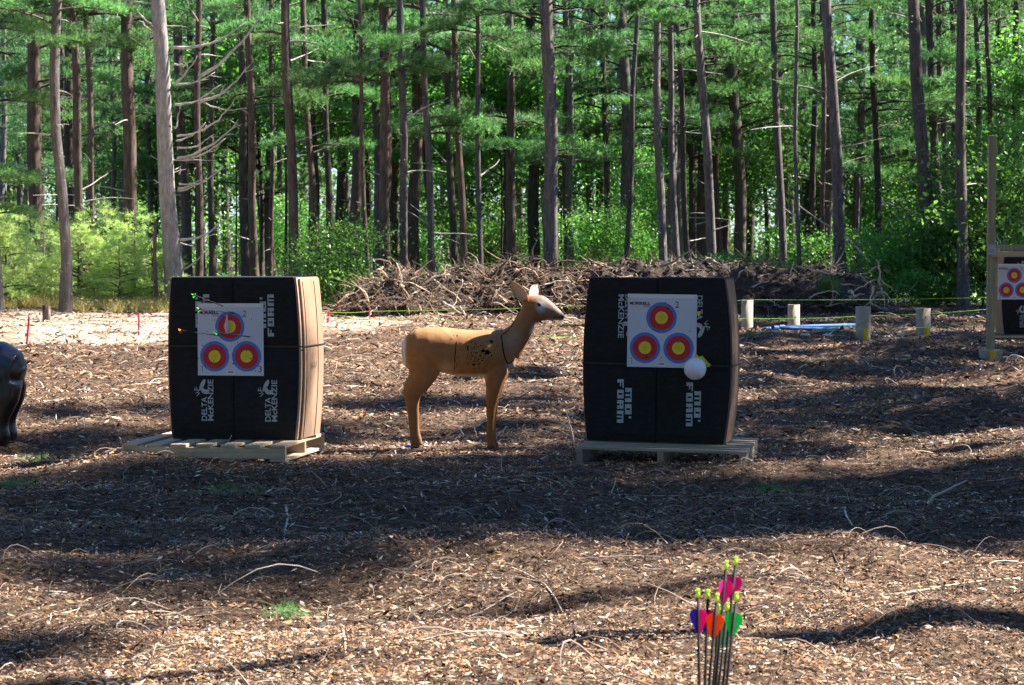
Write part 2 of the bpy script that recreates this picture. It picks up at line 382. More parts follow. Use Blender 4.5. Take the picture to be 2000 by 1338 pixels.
# ------------------------------------------------------------------ ground
def axis(parts):
    out = []
    for a, b, s in parts: out += list(np.arange(a, b, s))
    return np.array(out + [parts[-1][1]])
gx = axis([(-500, -60, 44), (-60, -16, 2), (-16, -7, .3), (-7, 7, .075), (7, 16, .3), (16, 60, 2), (60, 500, 44)])
gy = axis([(-80, -4, 8), (-4, 6, .5), (6, 17, .06), (17, 32, .12), (32, 54, .3), (54, 130, 2), (130, 900, 40)])
GX, GY = np.meshgrid(gx, gy); GZ = ground_z(GX, GY)
nx, ny = len(gx), len(gy); idx = np.arange(nx * ny).reshape(ny, nx)
Fq = np.stack([idx[:-1, :-1], idx[:-1, 1:], idx[1:, 1:], idx[1:, :-1]], -1).reshape(-1, 4)
sand = np.clip((GY - 31 + 4.5 * N1(GX * .9, GY * .9) + 1.5 * N2(GX * .4, GY * .4)) / 7, 0, 1) * np.clip((-GX - 1.5 + .12 * (GY - 40) + N1(GX * .5, GY * .5)) / 1.5, 0, 1) * np.clip((56 - GY) / 4, 0, 1)
litter = np.clip((GY - 49 + N2(GX * .3, GY * .3)) / 2.5, 0, 1)
cols = np.stack([sand.ravel(), litter.ravel(), np.zeros(nx * ny)], 1)
g = link('ground', mk_mesh('ground', np.stack([GX.ravel(), GY.ravel(), GZ.ravel()], 1), Fq, cols, True), ground_material())
tag(g, 'bare clearing floor under wood chip mulch', None, None, 'structure')

# loose chips
PAL = np.array([(.045, .026, .017), (.08, .044, .026), (.16, .085, .043), (.28, .155, .08), (.34, .16, .065), (.42, .28, .165), (.56, .43, .30), (.20, .155, .12), (.11, .066, .042), (.70, .60, .46)])
PW = np.array([.15, .17, .16, .13, .10, .09, .055, .06, .07, .05]); PW /= PW.sum()
def in_sand(x, y): return (y > 33) & (x < -2.2)
def chips(y0, y1, dens, lmin, lmax, four):
    area = (y1 - y0) * (.50 * (y0 + y1) / 2 + 1.6); n = int(dens * area)
    yy = y0 + (y1 - y0) * rng.random(n); xx = (rng.random(n) - .5) * (.50 * yy + 1.6)
    keep = ~(in_sand(xx, yy) & (rng.random(n) < .35)); xx, yy = xx[keep], yy[keep]; n = len(xx)
    zz = ground_z(xx, yy); az = rng.random(n) * 2 * pi; tl = rng.normal(size=n) * .28
    ln = (lmin + (lmax - lmin) * rng.random(n) ** 3.4)[:, None] * .5
    wd = ln * (.05 + .22 * rng.random((n, 1)) ** 2) + .0012 + .00006 * yy[:, None]
    d = np.stack([np.cos(az) * np.cos(tl), np.sin(az) * np.cos(tl), np.sin(tl)], 1)
    s = unit(np.cross(d, np.array([0, 0, 1.0]) + .45 * rng.normal(size=(n, 3)))); u = np.cross(s, d); u *= np.sign(u[:, 2:3])
    c = np.stack([xx, yy, zz + .006 + .012 * rng.random(n) + np.abs(np.sin(tl)) * ln[:, 0] * .6], 1)
    if four:
        V = np.stack([c - d * ln, c - s * wd + d * ln * .2 * rng.normal(size=(n, 1)), c + s * wd, c + u * wd * .9, c + d * ln + u * ln * .25 * rng.normal(size=(n, 1))], 1).reshape(-1, 3)
        i = np.arange(n)[:, None] * 5; F = np.concatenate([i + np.array(q) for q in ((0, 1, 3), (0, 3, 2), (4, 3, 1), (4, 2, 3))]); k = 5
    else:
        V = np.stack([c - d * ln, c - s * wd, c + d * ln, c + s * wd], 1).reshape(-1, 3); i = np.arange(n)[:, None] * 4
        F = np.concatenate([i + np.array(q) for q in ((0, 1, 3), (2, 3, 1))]); k = 4
    pt = N4(xx * .9, yy * .9)
    ci = rng.choice(len(PAL), n, p=PW); col = PAL[ci] * (.8 + .4 * rng.random((n, 1))) * (1 + .35 * pt[:, None])
    return V, F, np.repeat(col, k, 0)
cv, cf, cc, off = [], [], [], 0
for a in ((6.6, 9, 7600, .004, .044, True), (9, 12, 5200, .005, .050, False), (12, 17, 2900, .007, .062, False), (17, 24, 1300, .015, .09, False), (24, 33, 700, .02, .13, False), (33, 49, 210, .04, .20, False)):
    V, F, c = chips(*a); cv.append(V); cf.append(F + off); cc.append(c); off += len(V)
o = link('wood_chips', mk_mesh('wood_chips', np.concatenate(cv), np.concatenate(cf), np.concatenate(cc)), M_CHIP)
tag(o, 'loose brown and tan wood chips covering the clearing', 'wood chips', None, 'stuff')

# thin shredded bark and twig litter
mb_v, mb_f, mb_c, off = [], [], [], 0
def curly(n, y0, y1, lmin, lmax, rad):
    global off
    yy = y0 + (y1 - y0) * rng.random(n); xx = (rng.random(n) - .5) * (.5 * yy + 1.6); az = rng.random(n) * 2 * pi
    ln = lmin + (lmax - lmin) * rng.random(n) ** 2; curl = rng.normal(size=n) * .35; rr = rad * (.5 + rng.random(n)); K = 6
    x, y = xx.copy(), yy.copy(); lift = rng.random(n) ** 3 * .25 * ln; P_ = []
    for k in range(K):
        a = az + curl * k; x = x + np.cos(a) * ln / K; y = y + np.sin(a) * ln / K
        z = ground_z(x, y) + .012 + lift * sin(pi * k / (K - 1)) * (1 if k else 1); P_.append(np.stack([x, y, z], 1))
    P_ = np.stack(P_, 1)
    dd = unit(P_[:, -1] - P_[:, 0]); sd_ = np.stack([-dd[:, 1], dd[:, 0], 0 * dd[:, 0]], 1)
    V = []
    for k in range(K):
        t = rr * (1 - .7 * k / (K - 1)); c = P_[:, k]
        V += [c - sd_ * t[:, None], c + sd_ * t[:, None], c + np.array([0, 0, 1.5]) * t[:, None]]
    V = np.stack(V, 1).reshape(-1, 3); i = np.arange(n)[:, None] * (3 * K) + off
    F = [i + np.array((3 * k + a, 3 * k + b, 3 * k + 3 + b, 3 * k + 3 + a)) for k in range(K - 1) for a, b in ((0, 1), (1, 2), (2, 0))]
    base = np.array([(.42, .32, .23), (.17, .11, .075), (.30, .21, .14), (.55, .47, .38), (.24, .19, .16)])[rng.integers(0, 5, n)]
    mb_v.append(V); mb_f.append(np.concatenate(F)); mb_c.append(np.repeat(base * (.7 + .5 * rng.random((n, 1))), 3 * K, 0)); off += len(V)
curly(7000, 6.8, 12, .03, .16, .0011); curly(900, 6.8, 14, .10, .45, .0022); curly(160, 6.8, 14, .2, .7, .0035)
curly(3600, 12, 20, .06, .30, .0022); curly(1200, 20, 34, .16, .65, .006); curly(500, 34, 47, .3, .9, .010)
o = link('twig_litter', mk_mesh('twig_litter', np.concatenate(mb_v), np.concatenate(mb_f), np.concatenate(mb_c), True), M_CHIP)
tag(o, 'thin curled twigs and bark strips scattered over the mulch', 'twigs', None, 'stuff')

# ------------------------------------------------------------------ brush pile of roots and soil
def gz(x, y): return float(ground_z(x, y))
def pile(name, label, xs, crest, Yf, depth, seed, nroots, paint):
    r = np.random.default_rng(seed); t = thing(name, label, 'brush pile', (0, 0, 0))
    nu, nv = 150, 34; u = np.linspace(xs[0], xs[-1], nu); cr = np.interp(u, xs, crest)
    top = []; 
    for i in range(nu):
        X = P(u[i], 600, Yf).x; zc = P(u[i], cr[i], Yf + depth * .35).z - .03
        top.append((X, max(zc, .02)))
    top = np.array(top); V = np.zeros((nu, nv, 3)); A, B, C = VN(seed), VN(seed + 1), VN(seed + 2)
    for j in range(nv):
        s = j / (nv - 1); prof = sin(min(s / .38, 1) * pi / 2) ** .75 if s < .38 else cos((s - .38) / .62 * pi / 2) ** .8
        X = top[:, 0]; Y = Yf + depth * s + .35 * A(X * .8, np.full(nu, s * 2)) * (1 - s)
        Z = top[:, 1] * prof; am = np.minimum(top[:, 1], .5) * (.3 + prof)
        Z = Z + am * (.34 * A(X * 1.6, np.full(nu, s * 5)) + .16 * B(X * 4, np.full(nu, s * 13)) + .10 * C(X * 11, np.full(nu, s * 34))) * (0 if j in (0, nv - 1) else 1) - (.12 if j in (0, nv - 1) else 0)
        V[:, j] = np.stack([X, Y + .12 * B(X * 3, np.full(nu, s * 9 + 4)), Z], 1)
    idx = np.arange(nu * nv).reshape(nu, nv); F = np.stack([idx[:-1, :-1], idx[1:, :-1], idx[1:, 1:], idx[:-1, 1:]], -1).reshape(-1, 4)
    link('soil_mound', mk_mesh('soil_mound', V.reshape(-1, 3), F, smooth=True), mat('dark_soil', (.022, .018, .015), .95, .1, noise=(6, 1), col2=(.085, .062, .048), bump=(1, .08)), t)
    hh = top[:, 1].max()
    def surf(n, zpow=1.0):
        i = r.integers(2, nu - 2, n); s = r.random(n) ** 1.1 * .62; j = np.clip((s * (nv - 1)).astype(int), 1, nv - 2); return V[i, j], i
    # matted fine roots: one joined part
    mv, mf, mc, off = [], [], [], 0; rn = random.Random(seed)
    pts, ii = surf(nroots)
    for p, i in zip(pts, ii):
        big = rn.random() < .16; ln = rn.uniform(.12, .5) * (1.6 if big else 1); r0 = rn.uniform(.004, .012) * (2.6 if big else 1)
        d = Vector((rn.gauss(0, 1), rn.gauss(-.5, .5), rn.gauss(.0, .75)))
        q = Vector(p) + Vector((rn.uniform(-.05, .05), rn.uniform(-.12, .02), rn.uniform(-.03, .07)))
        pp, rr = crooked(q, d, ln, r0, 5, rn.uniform(-.5, .9), .38, rn); 
        v, f = tube_arr(pp, rr, 3); k = paint(u[i], rn); mv += v; mf += [tuple(a + off for a in g_) for g_ in f]; mc += [k] * len(v); off += len(v)
    o = link('matted_roots', mk_mesh('matted_roots', np.array([tuple(a) for a in mv]), np.array(mf), np.array(mc), True), M_ROOT, t); o['kind'] = 'stuff'
    # clods of soil
    mv, mf, mc, off = [], [], [], 0; pts, ii = surf(700)
    ico = [(0, 0, 1), (.9, 0, .2), (.28, .85, .2), (-.72, .53, .2), (-.72, -.53, .2), (.28, -.85, .2), (0, 0, -1)]
    icf = [(0, 1, 2), (0, 2, 3), (0, 3, 4), (0, 4, 5), (0, 5, 1), (6, 2, 1), (6, 3, 2), (6, 4, 3), (6, 5, 4), (6, 1, 5)]
    for p, i in zip(pts, ii):
        s = rn.uniform(.015, .065); mv += [(p[0] + a * s * rn.uniform(.7, 1.4), p[1] - .03 + b * s * rn.uniform(.7, 1.3), p[2] + c * s * rn.uniform(.6, 1.1)) for a, b, c in ico]
        mf += [tuple(a + off for a in g_) for g_ in icf]; off += 7; q = rn.uniform(.5, 1.6); mc += [(.06 * q, .045 * q, .035 * q)] * 7
    o = link('soil_clods', mk_mesh('soil_clods', np.array(mv), np.array(mf), np.array(mc)), M_ROOT, t); o['kind'] = 'stuff'
    return t, V, u, surf
def paint_l(x, rn):
    q = rn.uniform(.5, 1.35); return rn.choice([(.34 * q, .24 * q, .165 * q), (.24 * q, .165 * q, .11 * q), (.14 * q, .095 * q, .07 * q), (.42 * q, .33 * q, .25 * q), (.30 * q, .18 * q, .10 * q), (.10 * q, .07 * q, .05 * q)])
def paint_r(x, rn):  # earthier roots, also toned darker in place of tree shade
    q = rn.uniform(.4, 1.0); return rn.choice([(.24 * q, .18 * q, .14 * q), (.14 * q, .10 * q, .08 * q), (.36 * q, .30 * q, .25 * q), (.12 * q, .085 * q, .065 * q)])
lp, LV, LU, lsurf = pile('root_pile', 'long pile of torn pale roots and soil behind the deer', [640, 655, 690, 720, 760, 800, 830, 870, 910, 960, 1000, 1050, 1100, 1160, 1200],
     [612, 600, 566, 552, 516, 508, 540, 532, 514, 524, 518, 538, 528, 516, 535], 45.5, 4.2, 21, 2300, paint_l)
rp_, RV, RU, rsurf = pile('root_pile', 'darker pile of stumps and branches behind the cardboard tube forms', [1180, 1240, 1290, 1350, 1430, 1500, 1560, 1630, 1680, 1715, 1740, 1765, 1790],
     [535, 520, 508, 516, 527, 528, 536, 530, 543, 545, 572, 598, 612], 45.2, 4.4, 31, 1400, paint_r)
# single roots and branches one can pick out on the piles
def pile_stick(t, x0, y0, x1, y1, Y, px, col, bend=.12):
    a = P(x0, y0, Y); b = P(x1, y1, Y + random.uniform(-.3, .3)); rn = random.Random(int(x0 * 7 + y0)); pts = []; n = 7
    for i in range(n):
        s = i / (n - 1); q = a.lerp(b, s); k = sin(s * pi); L_ = (b - a).length
        pts.append(q + Vector((rn.uniform(-.03, .03), rn.uniform(-.05, .05), bend * L_ * k + rn.uniform(-.02, .02))))
    r0 = px / 2 * Y / F_PX; mb = MB(); mb.tube(pts, [r0 * (1.15 - .8 * i / (n - 1)) for i in range(n)], 6, col=col)
    link('root', mb.mesh('root', True, True), M_ROOT, t)
RC = [(.46, .37, .28), (.34, .25, .18), (.55, .47, .38)]
for i, a in enumerate([(806, 640, 858, 556, 4), (716, 598, 790, 580, 3), (832, 548, 880, 536, 5), (700, 560, 730, 548, 3), (772, 556, 780, 514, 5), (786, 560, 776, 512, 4), (880, 612, 905, 545, 3),
                       (940, 560, 1010, 530, 3), (868, 590, 900, 618, 4), (899, 600, 912, 628, 4), (1052, 540, 1000, 531, 4), (1045, 530, 1056, 510, 4), (1020, 560, 1080, 580, 3), (745, 520, 738, 560, 3),
                       (812, 570, 770, 600, 3), (960, 590, 1010, 616, 3), (850, 620, 830, 585, 2.5), (700, 590, 745, 560, 3), (870, 545, 872, 511, 2.5), (925, 535, 929, 510, 2.5), (660, 590, 700, 566, 3), (735, 525, 760, 545, 4),
                       (1078, 566, 1098, 590, 2.5), (1060, 558, 1110, 548, 2.5), (900, 616, 916, 583, 2.5), (986, 552, 960, 600, 2.5), (715, 622, 735, 600, 2)]):
    pile_stick(lp, *a[:4], 44.9 + .5 * (a[1] < 560), a[4], RC[i % 3], random.uniform(-.12, .2))
for i, a in enumerate([(1290, 520, 1345, 492, 6), (1330, 508, 1370, 516, 4), (1345, 520, 1430, 516, 4), (1380, 512, 1402, 528, 3), (1668, 572, 1722, 545, 3), (1718, 560, 1715, 508, 4.5), (1714, 525, 1722, 507, 3),
                       (1700, 530, 1718, 520, 3), (1722, 548, 1757, 570, 3), (1726, 528, 1738, 536, 2.5), (1660, 568, 1668, 580, 7), (1660, 580, 1690, 572, 6), (1592, 533, 1615, 528, 7), (1600, 530, 1660, 534, 3),
                       (1540, 540, 1552, 510, 3), (1562, 538, 1565, 516, 2.5), (1470, 560, 1500, 548, 3), (1700, 590, 1735, 604, 4), (1690, 600, 1730, 570, 4), (1715, 570, 1750, 598, 4), (1676, 536, 1700, 552, 3),
                       (1640, 555, 1690, 560, 4), (1580, 585, 1640, 575, 3), (1500, 585, 1530, 600, 3), (1610, 600, 1655, 588, 3), (1705, 560, 1700, 600, 3.5), (1722, 560, 1732, 604, 3), (1730, 575, 1756, 602, 3), (1440, 540, 1462, 525, 3)]):
    pile_stick(rp_, *a[:4], 44.8 + .5 * (a[1] < 545), a[4], RC[(i + 1) % 3], random.uniform(-.1, .2))

# ------------------------------------------------------------------ foam target blocks
M_FOAM = mat('black_foam', (.010, .011, .013), .85, .25, noise=(14, 1), col2=(.022, .023, .026), stretch=(1, 1, 2.5), bump=(.3, .003))
M_PRINT = mat('white_stencil_print', (.42, .47, .50), .8, .2, noise=(90, .35))
M_PLY = mat('plywood', (.40, .26, .18), .75, .25, noise=(3, .25), stretch=(1, 1, .12), bump=(.15, .002))
M_PLYG = mat('shaded_plywood', (.17, .13, .10), .8, .2, noise=(4, .25), stretch=(1, 1, .1))  # plywood coloured darker to suggest tree shade on the right target
M_PLYD = mat('plywood_edge', (.30, .19, .12), .8, .2, noise=(5, .3), stretch=(1, 1, .1))
M_STRAP = mat('black_strap', (.03, .028, .026), .5, .4)
M_STRAPB = mat('worn_brown_strap', (.06, .048, .038), .6, .3)
def deer_logo(parent, cx, cz, way, s=1.0):
    """deer head and antlers emblem, drawn upright in (u, v) and turned with the print"""
    k = .001036 * 1.12 * s; f = -1 if way == 'down' else 1
    def bar(x0, y0, x1, y1, w0, w1):
        d = Vector((x1 - x0, y1 - y0)).normalized(); n = Vector((-d.y, d.x)); return [(x0 + n.x * w0, y0 + n.y * w0), (x0 - n.x * w0, y0 - n.y * w0), (x1 - n.x * w1, y1 - n.y * w1), (x1 + n.x * w1, y1 + n.y * w1)]
    polys = [[(497, 733), (505, 736), (504, 752), (496, 770), (484, 786), (472, 799), (467, 794), (470, 775), (477, 756), (486, 742)], [(478, 796), (492, 778), (498, 788), (510, 793), (521, 786), (527, 790), (528, 806), (517, 815), (500, 815), (486, 809)],
             bar(465, 797, 440, 792, 3.5, 1.5), bar(440, 798, 444, 778, 2, 1), bar(465, 804, 446, 812, 3, 1.2), bar(470, 809, 452, 830, 3, 1), bar(454, 792, 452, 774, 2, 1)]
    out = [[(cx + f * (a - 484) * k, cz - f * (b - 782) * k) for a, b in p] for p in polys]
    sheet('deer_emblem', out, M_PRINT, parent, -.0045, .0015)
def bale(name, label, loc, rz, tilt, W, Hh, D, bow, spec, strap_z=.56):
    t = thing(name, label, 'archery target', loc, rot=(tilt[0], tilt[1], rz))
    NZ = 20; m_ = 0.5
    def xe(z, sgn): # outline of the barrel shape
        k = 1 - ((z / Hh - spec['mid']) / .55) ** 2
        return sgn * (W / 2 - bow[0 if sgn < 0 else 1] * (1 - max(k, -.2)))
    # four foam blocks
    for sgn in (-1, 1):
        for lo, hi in ((0, strap_z), (strap_z, Hh + (spec['top'] if sgn > 0 else 0))):
            mb = MB(); n = 10; nxs = 8; fr = []; 
            zz = np.linspace(lo + (.004 if lo else 0), hi - (.004 if hi < Hh - .05 else 0), n)
            def puff(x, z, a, b): # slight pillow of each face near its rim
                ex = min(abs(x - a), abs(x - b)); ez = min(abs(z - zz[0]), abs(z - zz[-1])); e = min(ex, ez, .03) / .03
                return -(1 - (1 - e) ** 2) * .010 + .010
            V = []; 
            for side in (0, 1):
                for z in zz:
                    a = .002 * sgn; b = xe(z, sgn)
                    for k in range(nxs + 1):
                        s_ = k / nxs; s_ = .5 - .5 * cos(pi * s_); x = a + (b - a) * s_
                        V.append((x, puff(x, z, a, b) if side == 0 else D - .004, z))
            c = nxs + 1; F = []
            for side in (0, 1):
                o_ = side * n * c
                for i in range(n - 1):
                    for k in range(nxs): F.append((o_ + i * c + k, o_ + i * c + k + 1, o_ + (i + 1) * c + k + 1, o_ + (i + 1) * c + k))
            h = n * c
            for i in range(n - 1):
                F.append((i * c, (i + 1) * c, h + (i + 1) * c, h + i * c)); F.append((i * c + nxs, h + i * c + nxs, h + (i + 1) * c + nxs, (i + 1) * c + nxs))
            for k in range(nxs):
                F.append((k, h + k, h + k + 1, k + 1)); q = (n - 1) * c; F.append((q + k, q + k + 1, h + q + k + 1, h + q + k))
            mb.add(V, F); link('foam_block', mb.mesh('foam_block', False), M_FOAM, t)
    # side panels: bowed plies of plywood
    for sgn in (-1, 1):
        layers = spec['layers']; thick = spec['ply'] if sgn > 0 else spec['ply'] * .45
        y0 = .012
        for li in range(layers):
            mb = MB(); a0 = .004 + li * thick; a1 = a0 + thick - .0015; hz = Hh + (spec['top'] if sgn > 0 else 0) - .004 - li * .009
            yy0 = y0 + li * spec['step']; n = 14; V = []
            for i in range(n):
                z = .003 + li * .002 + (hz - .003) * i / (n - 1)
                for x in (xe(z, sgn) + sgn * a0, xe(z, sgn) + sgn * a1):
                    for y in (yy0, D - .01 - li * spec['step']): V.append((x, y, z))
            F = []
            for i in range(n - 1):
                b = i * 4; c = b + 4
                F += [(b, b + 1, c + 1, c), (b + 2, c + 2, c + 3, b + 3), (b, c, c + 2, b + 2), (b + 1, b + 3, c + 3, c + 1)]
            F += [(0, 2, 3, 1), (n * 4 - 4, n * 4 - 3, n * 4 - 1, n * 4 - 2)]
            mb.add(V, F); link('plywood_layer', mb.mesh('plywood_layer'), (M_PLYG if spec.get('plym') else M_PLY) if (li % 2 == 0) else M_PLYD, t)
        if sgn > 0 and spec.get('seams'):
            for yy in spec['seams']:
                pts = [(xe(z, 1) + layers * thick + .004, yy, z) for z in np.linspace(.01, Hh - .03, 12)]
                mb = MB(); mb.tube(pts, [(.003, .0025)] * 12, 4); link('panel_seam', mb.mesh('panel_seam'), M_STRAP, t)
    # strap round the middle
    z0, z1 = strap_z - .004, strap_z + .004; L_ = spec['layers'] * spec['ply'] + .005; xl = xe(strap_z, -1) - .45 * L_ - .003; xr = xe(strap_z, 1) + L_
    for nm, bx, mm in (('strap', (xl, xr, -.004, 0.001), M_STRAPB if spec.get('brown') else M_STRAP), ('strap', (xr, xr + .003, -.004, D), M_STRAP), ('strap', (xl - .003, xl, -.004, D), M_STRAP)):
        mb = MB(); mb.box(*bx, z0, z1); link(nm, mb.mesh(nm), mm, t)
    for a in spec['print']:
        if a[0] == 'logo': deer_logo(t, a[1], a[2], a[3], a[4] if len(a) > 4 else 1)
        else: lettering(t, a[0], a[1], a[2], a[3], a[4], -.0045, M_PRINT, a[5], .02 if not a[6] else 0, a[6])
    return t
FZ = 0
def mo(x0, z0, z1, way):   # MO' and FOAM columns of one block of print
    if way == 'up': return [("MO'", x0, x0 + .042, z0 + .055, z1 + .0 - .02, 'up', True), ('FOAM', x0 + .052, x0 + .094, z0, z1, 'up', True)]
    return [('FOAM', x0, x0 + .042, z0, z1, 'down', True), ("MO'", x0 + .052, x0 + .094, z0 + .03, z1 - .055, 'down', True)]
def dm(x0, z0, z1, way):
    if way == 'up': return [('DELTA', x0, x0 + .038, z0, z0 + .155, 'up', False), ('McKENZIE', x0 + .044, x0 + .082, z0, z1, 'up', False), ('logo', x0 + .004, z0 + .212, 'up')]
    return [('McKENZIE', x0, x0 + .038, z0, z1, 'down', False), ('DELTA', x0 + .044, x0 + .082, z1 - .155, z1, 'down', False), ('logo', x0 + .078, z1 - .212, 'down')]
BL = P(460, 858, 15.15); BR = P(1289, 864, 15.05)
LZ, RZ_ = R(-12), R(-13)
bl = bale('foam_target', 'black foam block target with bright plywood side, left of the deer', (BL.x - .012, BL.y, BL.z), LZ, (0, R(-.2)), .872, 1.045, .50, (.026, .038),
          dict(mid=.50, top=.0, ply=.016, layers=2, step=.03, brown=True, seams=(.08, .33), print=
               mo(-.250, .665, .935, 'up') + mo(.185, .665, .935, 'up') + dm(-.215, .118, .385, 'up') + dm(.215, .118, .385, 'up')), .60)
# APA stamp on the plywood side
M_STAMP = mat('faded_ink_stamp', (.22, .15, .11), .8, .2)
V, F = font_mesh('APA', .01); u = (V[:, 0] - V[:, 0].min()) / np.ptp(V[:, 0]); v = (V[:, 1] - V[:, 1].min()) / np.ptp(V[:, 1])
me = bpy.data.meshes.new('stamp'); zz = .46 + v * .035; k_ = 1 - ((zz / 1.045 - .5) / .55) ** 2; xx = .4425 - .038 * (1 - k_) + .0372
me.from_pydata(np.stack([xx, .17 + u * .11, zz], 1).tolist(), [], F); link('stamp', me, M_STAMP, bl)
br = bale('foam_target', 'black foam block target with white balloon on it, right of the deer', (BR.x - .03, BR.y, BR.z), RZ_, (0, R(.6)), .945, 1.05, .36, (.040, .052),
          dict(mid=.48, top=.007, ply=.007, layers=2, step=.0, brown=False, plym=1, print=
               dm(-.251, .665, .945, 'down') + dm(.212, .665, .945, 'down') + mo(-.251, .12, .40, 'down') + mo(.197, .11, .39, 'down')), .50)

# ------------------------------------------------------------------ paper target faces
M_PAPER = mat('white_target_paper', (.62, .66, .77), .7, .25, noise=(3, .05))
M_BLUE = mat('blue_ring_print', (.07, .24, .68), .7, .2); M_RED = mat('red_ring_print', (.62, .045, .06), .7, .2); M_YEL = mat('yellow_ring_print', (.80, .70, .05), .7, .2)
M_INK = mat('black_ink', (.02, .02, .025), .7, .2); M_REDL = mat('thin_ring_line', (.30, .03, .045), .7, .2); M_YELL = mat('fine_ring_line', (.45, .38, .03), .7, .2); M_REDT = mat('red_ink', (.70, .06, .04), .7, .2)
M_HOLE = mat('arrow_hole', (.006, .006, .006), 1, 0); M_STRIP = mat('bright_paper_edge', (.80, .82, .86), .6, .3)
def face(label, base, lx, lz, wpx, holes, group='three spot paper target faces'):
    """paper face on the front of a bale; lx, lz local position of its lower left corner"""
    mw = base.matrix_world if False else Matrix.Translation(base.location) @ base.rotation_euler.to_matrix().to_4x4()
    s = wpx / 128.0; loc = mw @ Vector((lx, -.008, lz)); t = thing('paper_target_face', label, 'paper target', loc, group=group); t.rotation_euler = base.rotation_euler
    nseg = 12; mb = MB(); V = []; F = []
    for i in range(nseg + 1):
        for j in range(3): V.append((128 * s * i / nseg, .0, 134 * s * j / 2))
    for i in range(nseg):
        for j in range(2): F.append((i * 3 + j, (i + 1) * 3 + j, (i + 1) * 3 + j + 1, i * 3 + j + 1))
    n = len(V); V += [(a, .0012, c) for a, b, c in V]; F += [tuple(reversed([k + n for k in f])) for f in F[:]]
    mb.add(V, F); link('paper_sheet', mb.mesh('paper_sheet'), M_PAPER, t)
    sheet('top_strip', [rect(0, 128 * s, 127 * s, 134 * s)], M_STRIP, t, -.0008, .0006)
    for cx, cz in ((63, 91), (33, 35.5), (95, 36)):
        cx *= s; cz *= s; sp = sheet('blue_ring', [disc(cx, cz, 28.3 * s)], M_BLUE, t, -.0010, .0008)
        sheet('red_ring', [disc(cx, cz, 23 * s)], M_RED, sp, -.0018, .0006)
        def ring(r, m, y, wd=.45): 
            a, b = disc(cx, cz, (r + wd) * s, 48), disc(cx, cz, r * s, 48)
            sheet('ring_line', [[a[i], a[(i + 1) % 48], b[(i + 1) % 48], b[i]] for i in range(48)], m, sp, y, .0003)
        ring(19.2, M_REDL, -.0022); ring(15.3, M_REDL, -.0022)
        sheet('yellow_centre', [disc(cx, cz, 11.5 * s)], M_YEL, sp, -.0026, .0006)
        ring(5.6, M_YELL, -.0030, .4); ring(2.8, M_YELL, -.0030, .4); sheet('centre_dot', [disc(cx, cz, .7 * s, 12)], M_INK, sp, -.0030, .0003)
    lettering(t, 'M', 4 * s, 9.2 * s, 114 * s, 119.5 * s, -.001, M_INK, bold=.03); lettering(t, 'RRELL', 16 * s, 42 * s, 114 * s, 119.5 * s, -.001, M_INK, bold=.03)
    a, b = disc(12.6 * s, 116.8 * s, 3.4 * s, 24), disc(12.6 * s, 116.8 * s, 1.7 * s, 24); sheet('lettering', [[a[i], a[(i + 1) % 24], b[(i + 1) % 24], b[i]] for i in range(24)], M_REDT, t, -.0012, .0004)
    lettering(t, 'TARGETS', 28 * s, 42 * s, 110 * s, 113 * s, -.001, M_REDT, bold=.02)
    for ch, x, z in (('2', 88, 109.5), ('1', 6.5, 6), ('3', 117, 7)):
        if ch == '1':
            sheet('numeral', [rect((x + 2) * s, (x + 2.9) * s, z * s, (z + 11.5) * s), [((x - .2) * s, (z + 8.6) * s), ((x + 1.9) * s, (z + 10.4) * s), ((x + 1.9) * s, (z + 11.5) * s), ((x - .2) * s, (z + 9.5) * s)]], M_INK, t, -.001, .0004); continue
        lettering(t, ch, x * s, (x + (2.6 if ch == '1' else 7)) * s, z * s, (z + 11.5) * s, -.001, M_INK, name='numeral', bold=-.006 if ch != '1' else -.022)
    sheet('barcode_label', [rect(56.5 * s, 71 * s, 3 * s, 9.5 * s)], M_STRIP, t, -.001, .0006)
    sheet('barcode', [rect((58.5 + i * 1.1) * s, (59.1 + i * 1.1 + (i % 3) * .15) * s, 5 * s, 8 * s) for i in range(10)], M_INK, t, -.0014, .0003)
    for hx, hz, hr in holes + [(3, 131, .7), (125, 130, .7), (3, 3, .7), (125, 4, .7)]:
        rn = random.Random(int(hx * 31 + hz)); sheet('arrow_hole', [[(hx * s + hr * s * rn.uniform(.7, 1.2) * cos(a), hz * s + hr * s * rn.uniform(.7, 1.2) * sin(a)) for a in np.linspace(0, 2 * pi, 9)[:-1]]], M_HOLE, t, -.0036, .0005)
    return t
def at_face(base, x, y, Y0):
    """where the sight line through pixel (x, y) meets the front plane of a target; local (x, z)"""
    mw = Matrix.Translation(base.location) @ base.rotation_euler.to_matrix().to_4x4(); inv = mw.inverted()
    a = inv @ Vector((0, 0, CAM_H)); b = inv @ P(x, y, Y0); d = b - a; k = -a.y / d.y; q = a + d * k; return q.x, q.z
lx, lz = at_face(bl, 387.5, 733, 15); rx, _ = at_face(bl, 516, 731, 15); FW_L = rx - lx
face('paper face with three ringed spots and arrows in it, on the left foam block', bl, lx, lz, FW_L,
     [(13, 38, 1.1), (9, 56, 1.1), (28, 40.5 + 7, 1.1), (31, 27, 1.1), (43, 20, 1.0), (48, 51, 1.1), (59, 48, 1), (69, 38, 1.3), (69, 22, 1.5), (78, 62, 1.1), (85, 47, 1.2), (95, 47, 1.2), (103, 32, 1.3), (112, 9, 1), (87, 110, 1), (81, 113, .9),
      (48, 111, 1), (34, 103, .9), (30, 103, .8), (105, 105, .9), (19, 81, 1), (1, 32, 1), (18, 5.5, .9)])
lx2, lz2 = at_face(br, 1225, 716, 15); rx2, _ = at_face(br, 1360, 719, 15); FW_R = rx2 - lx2
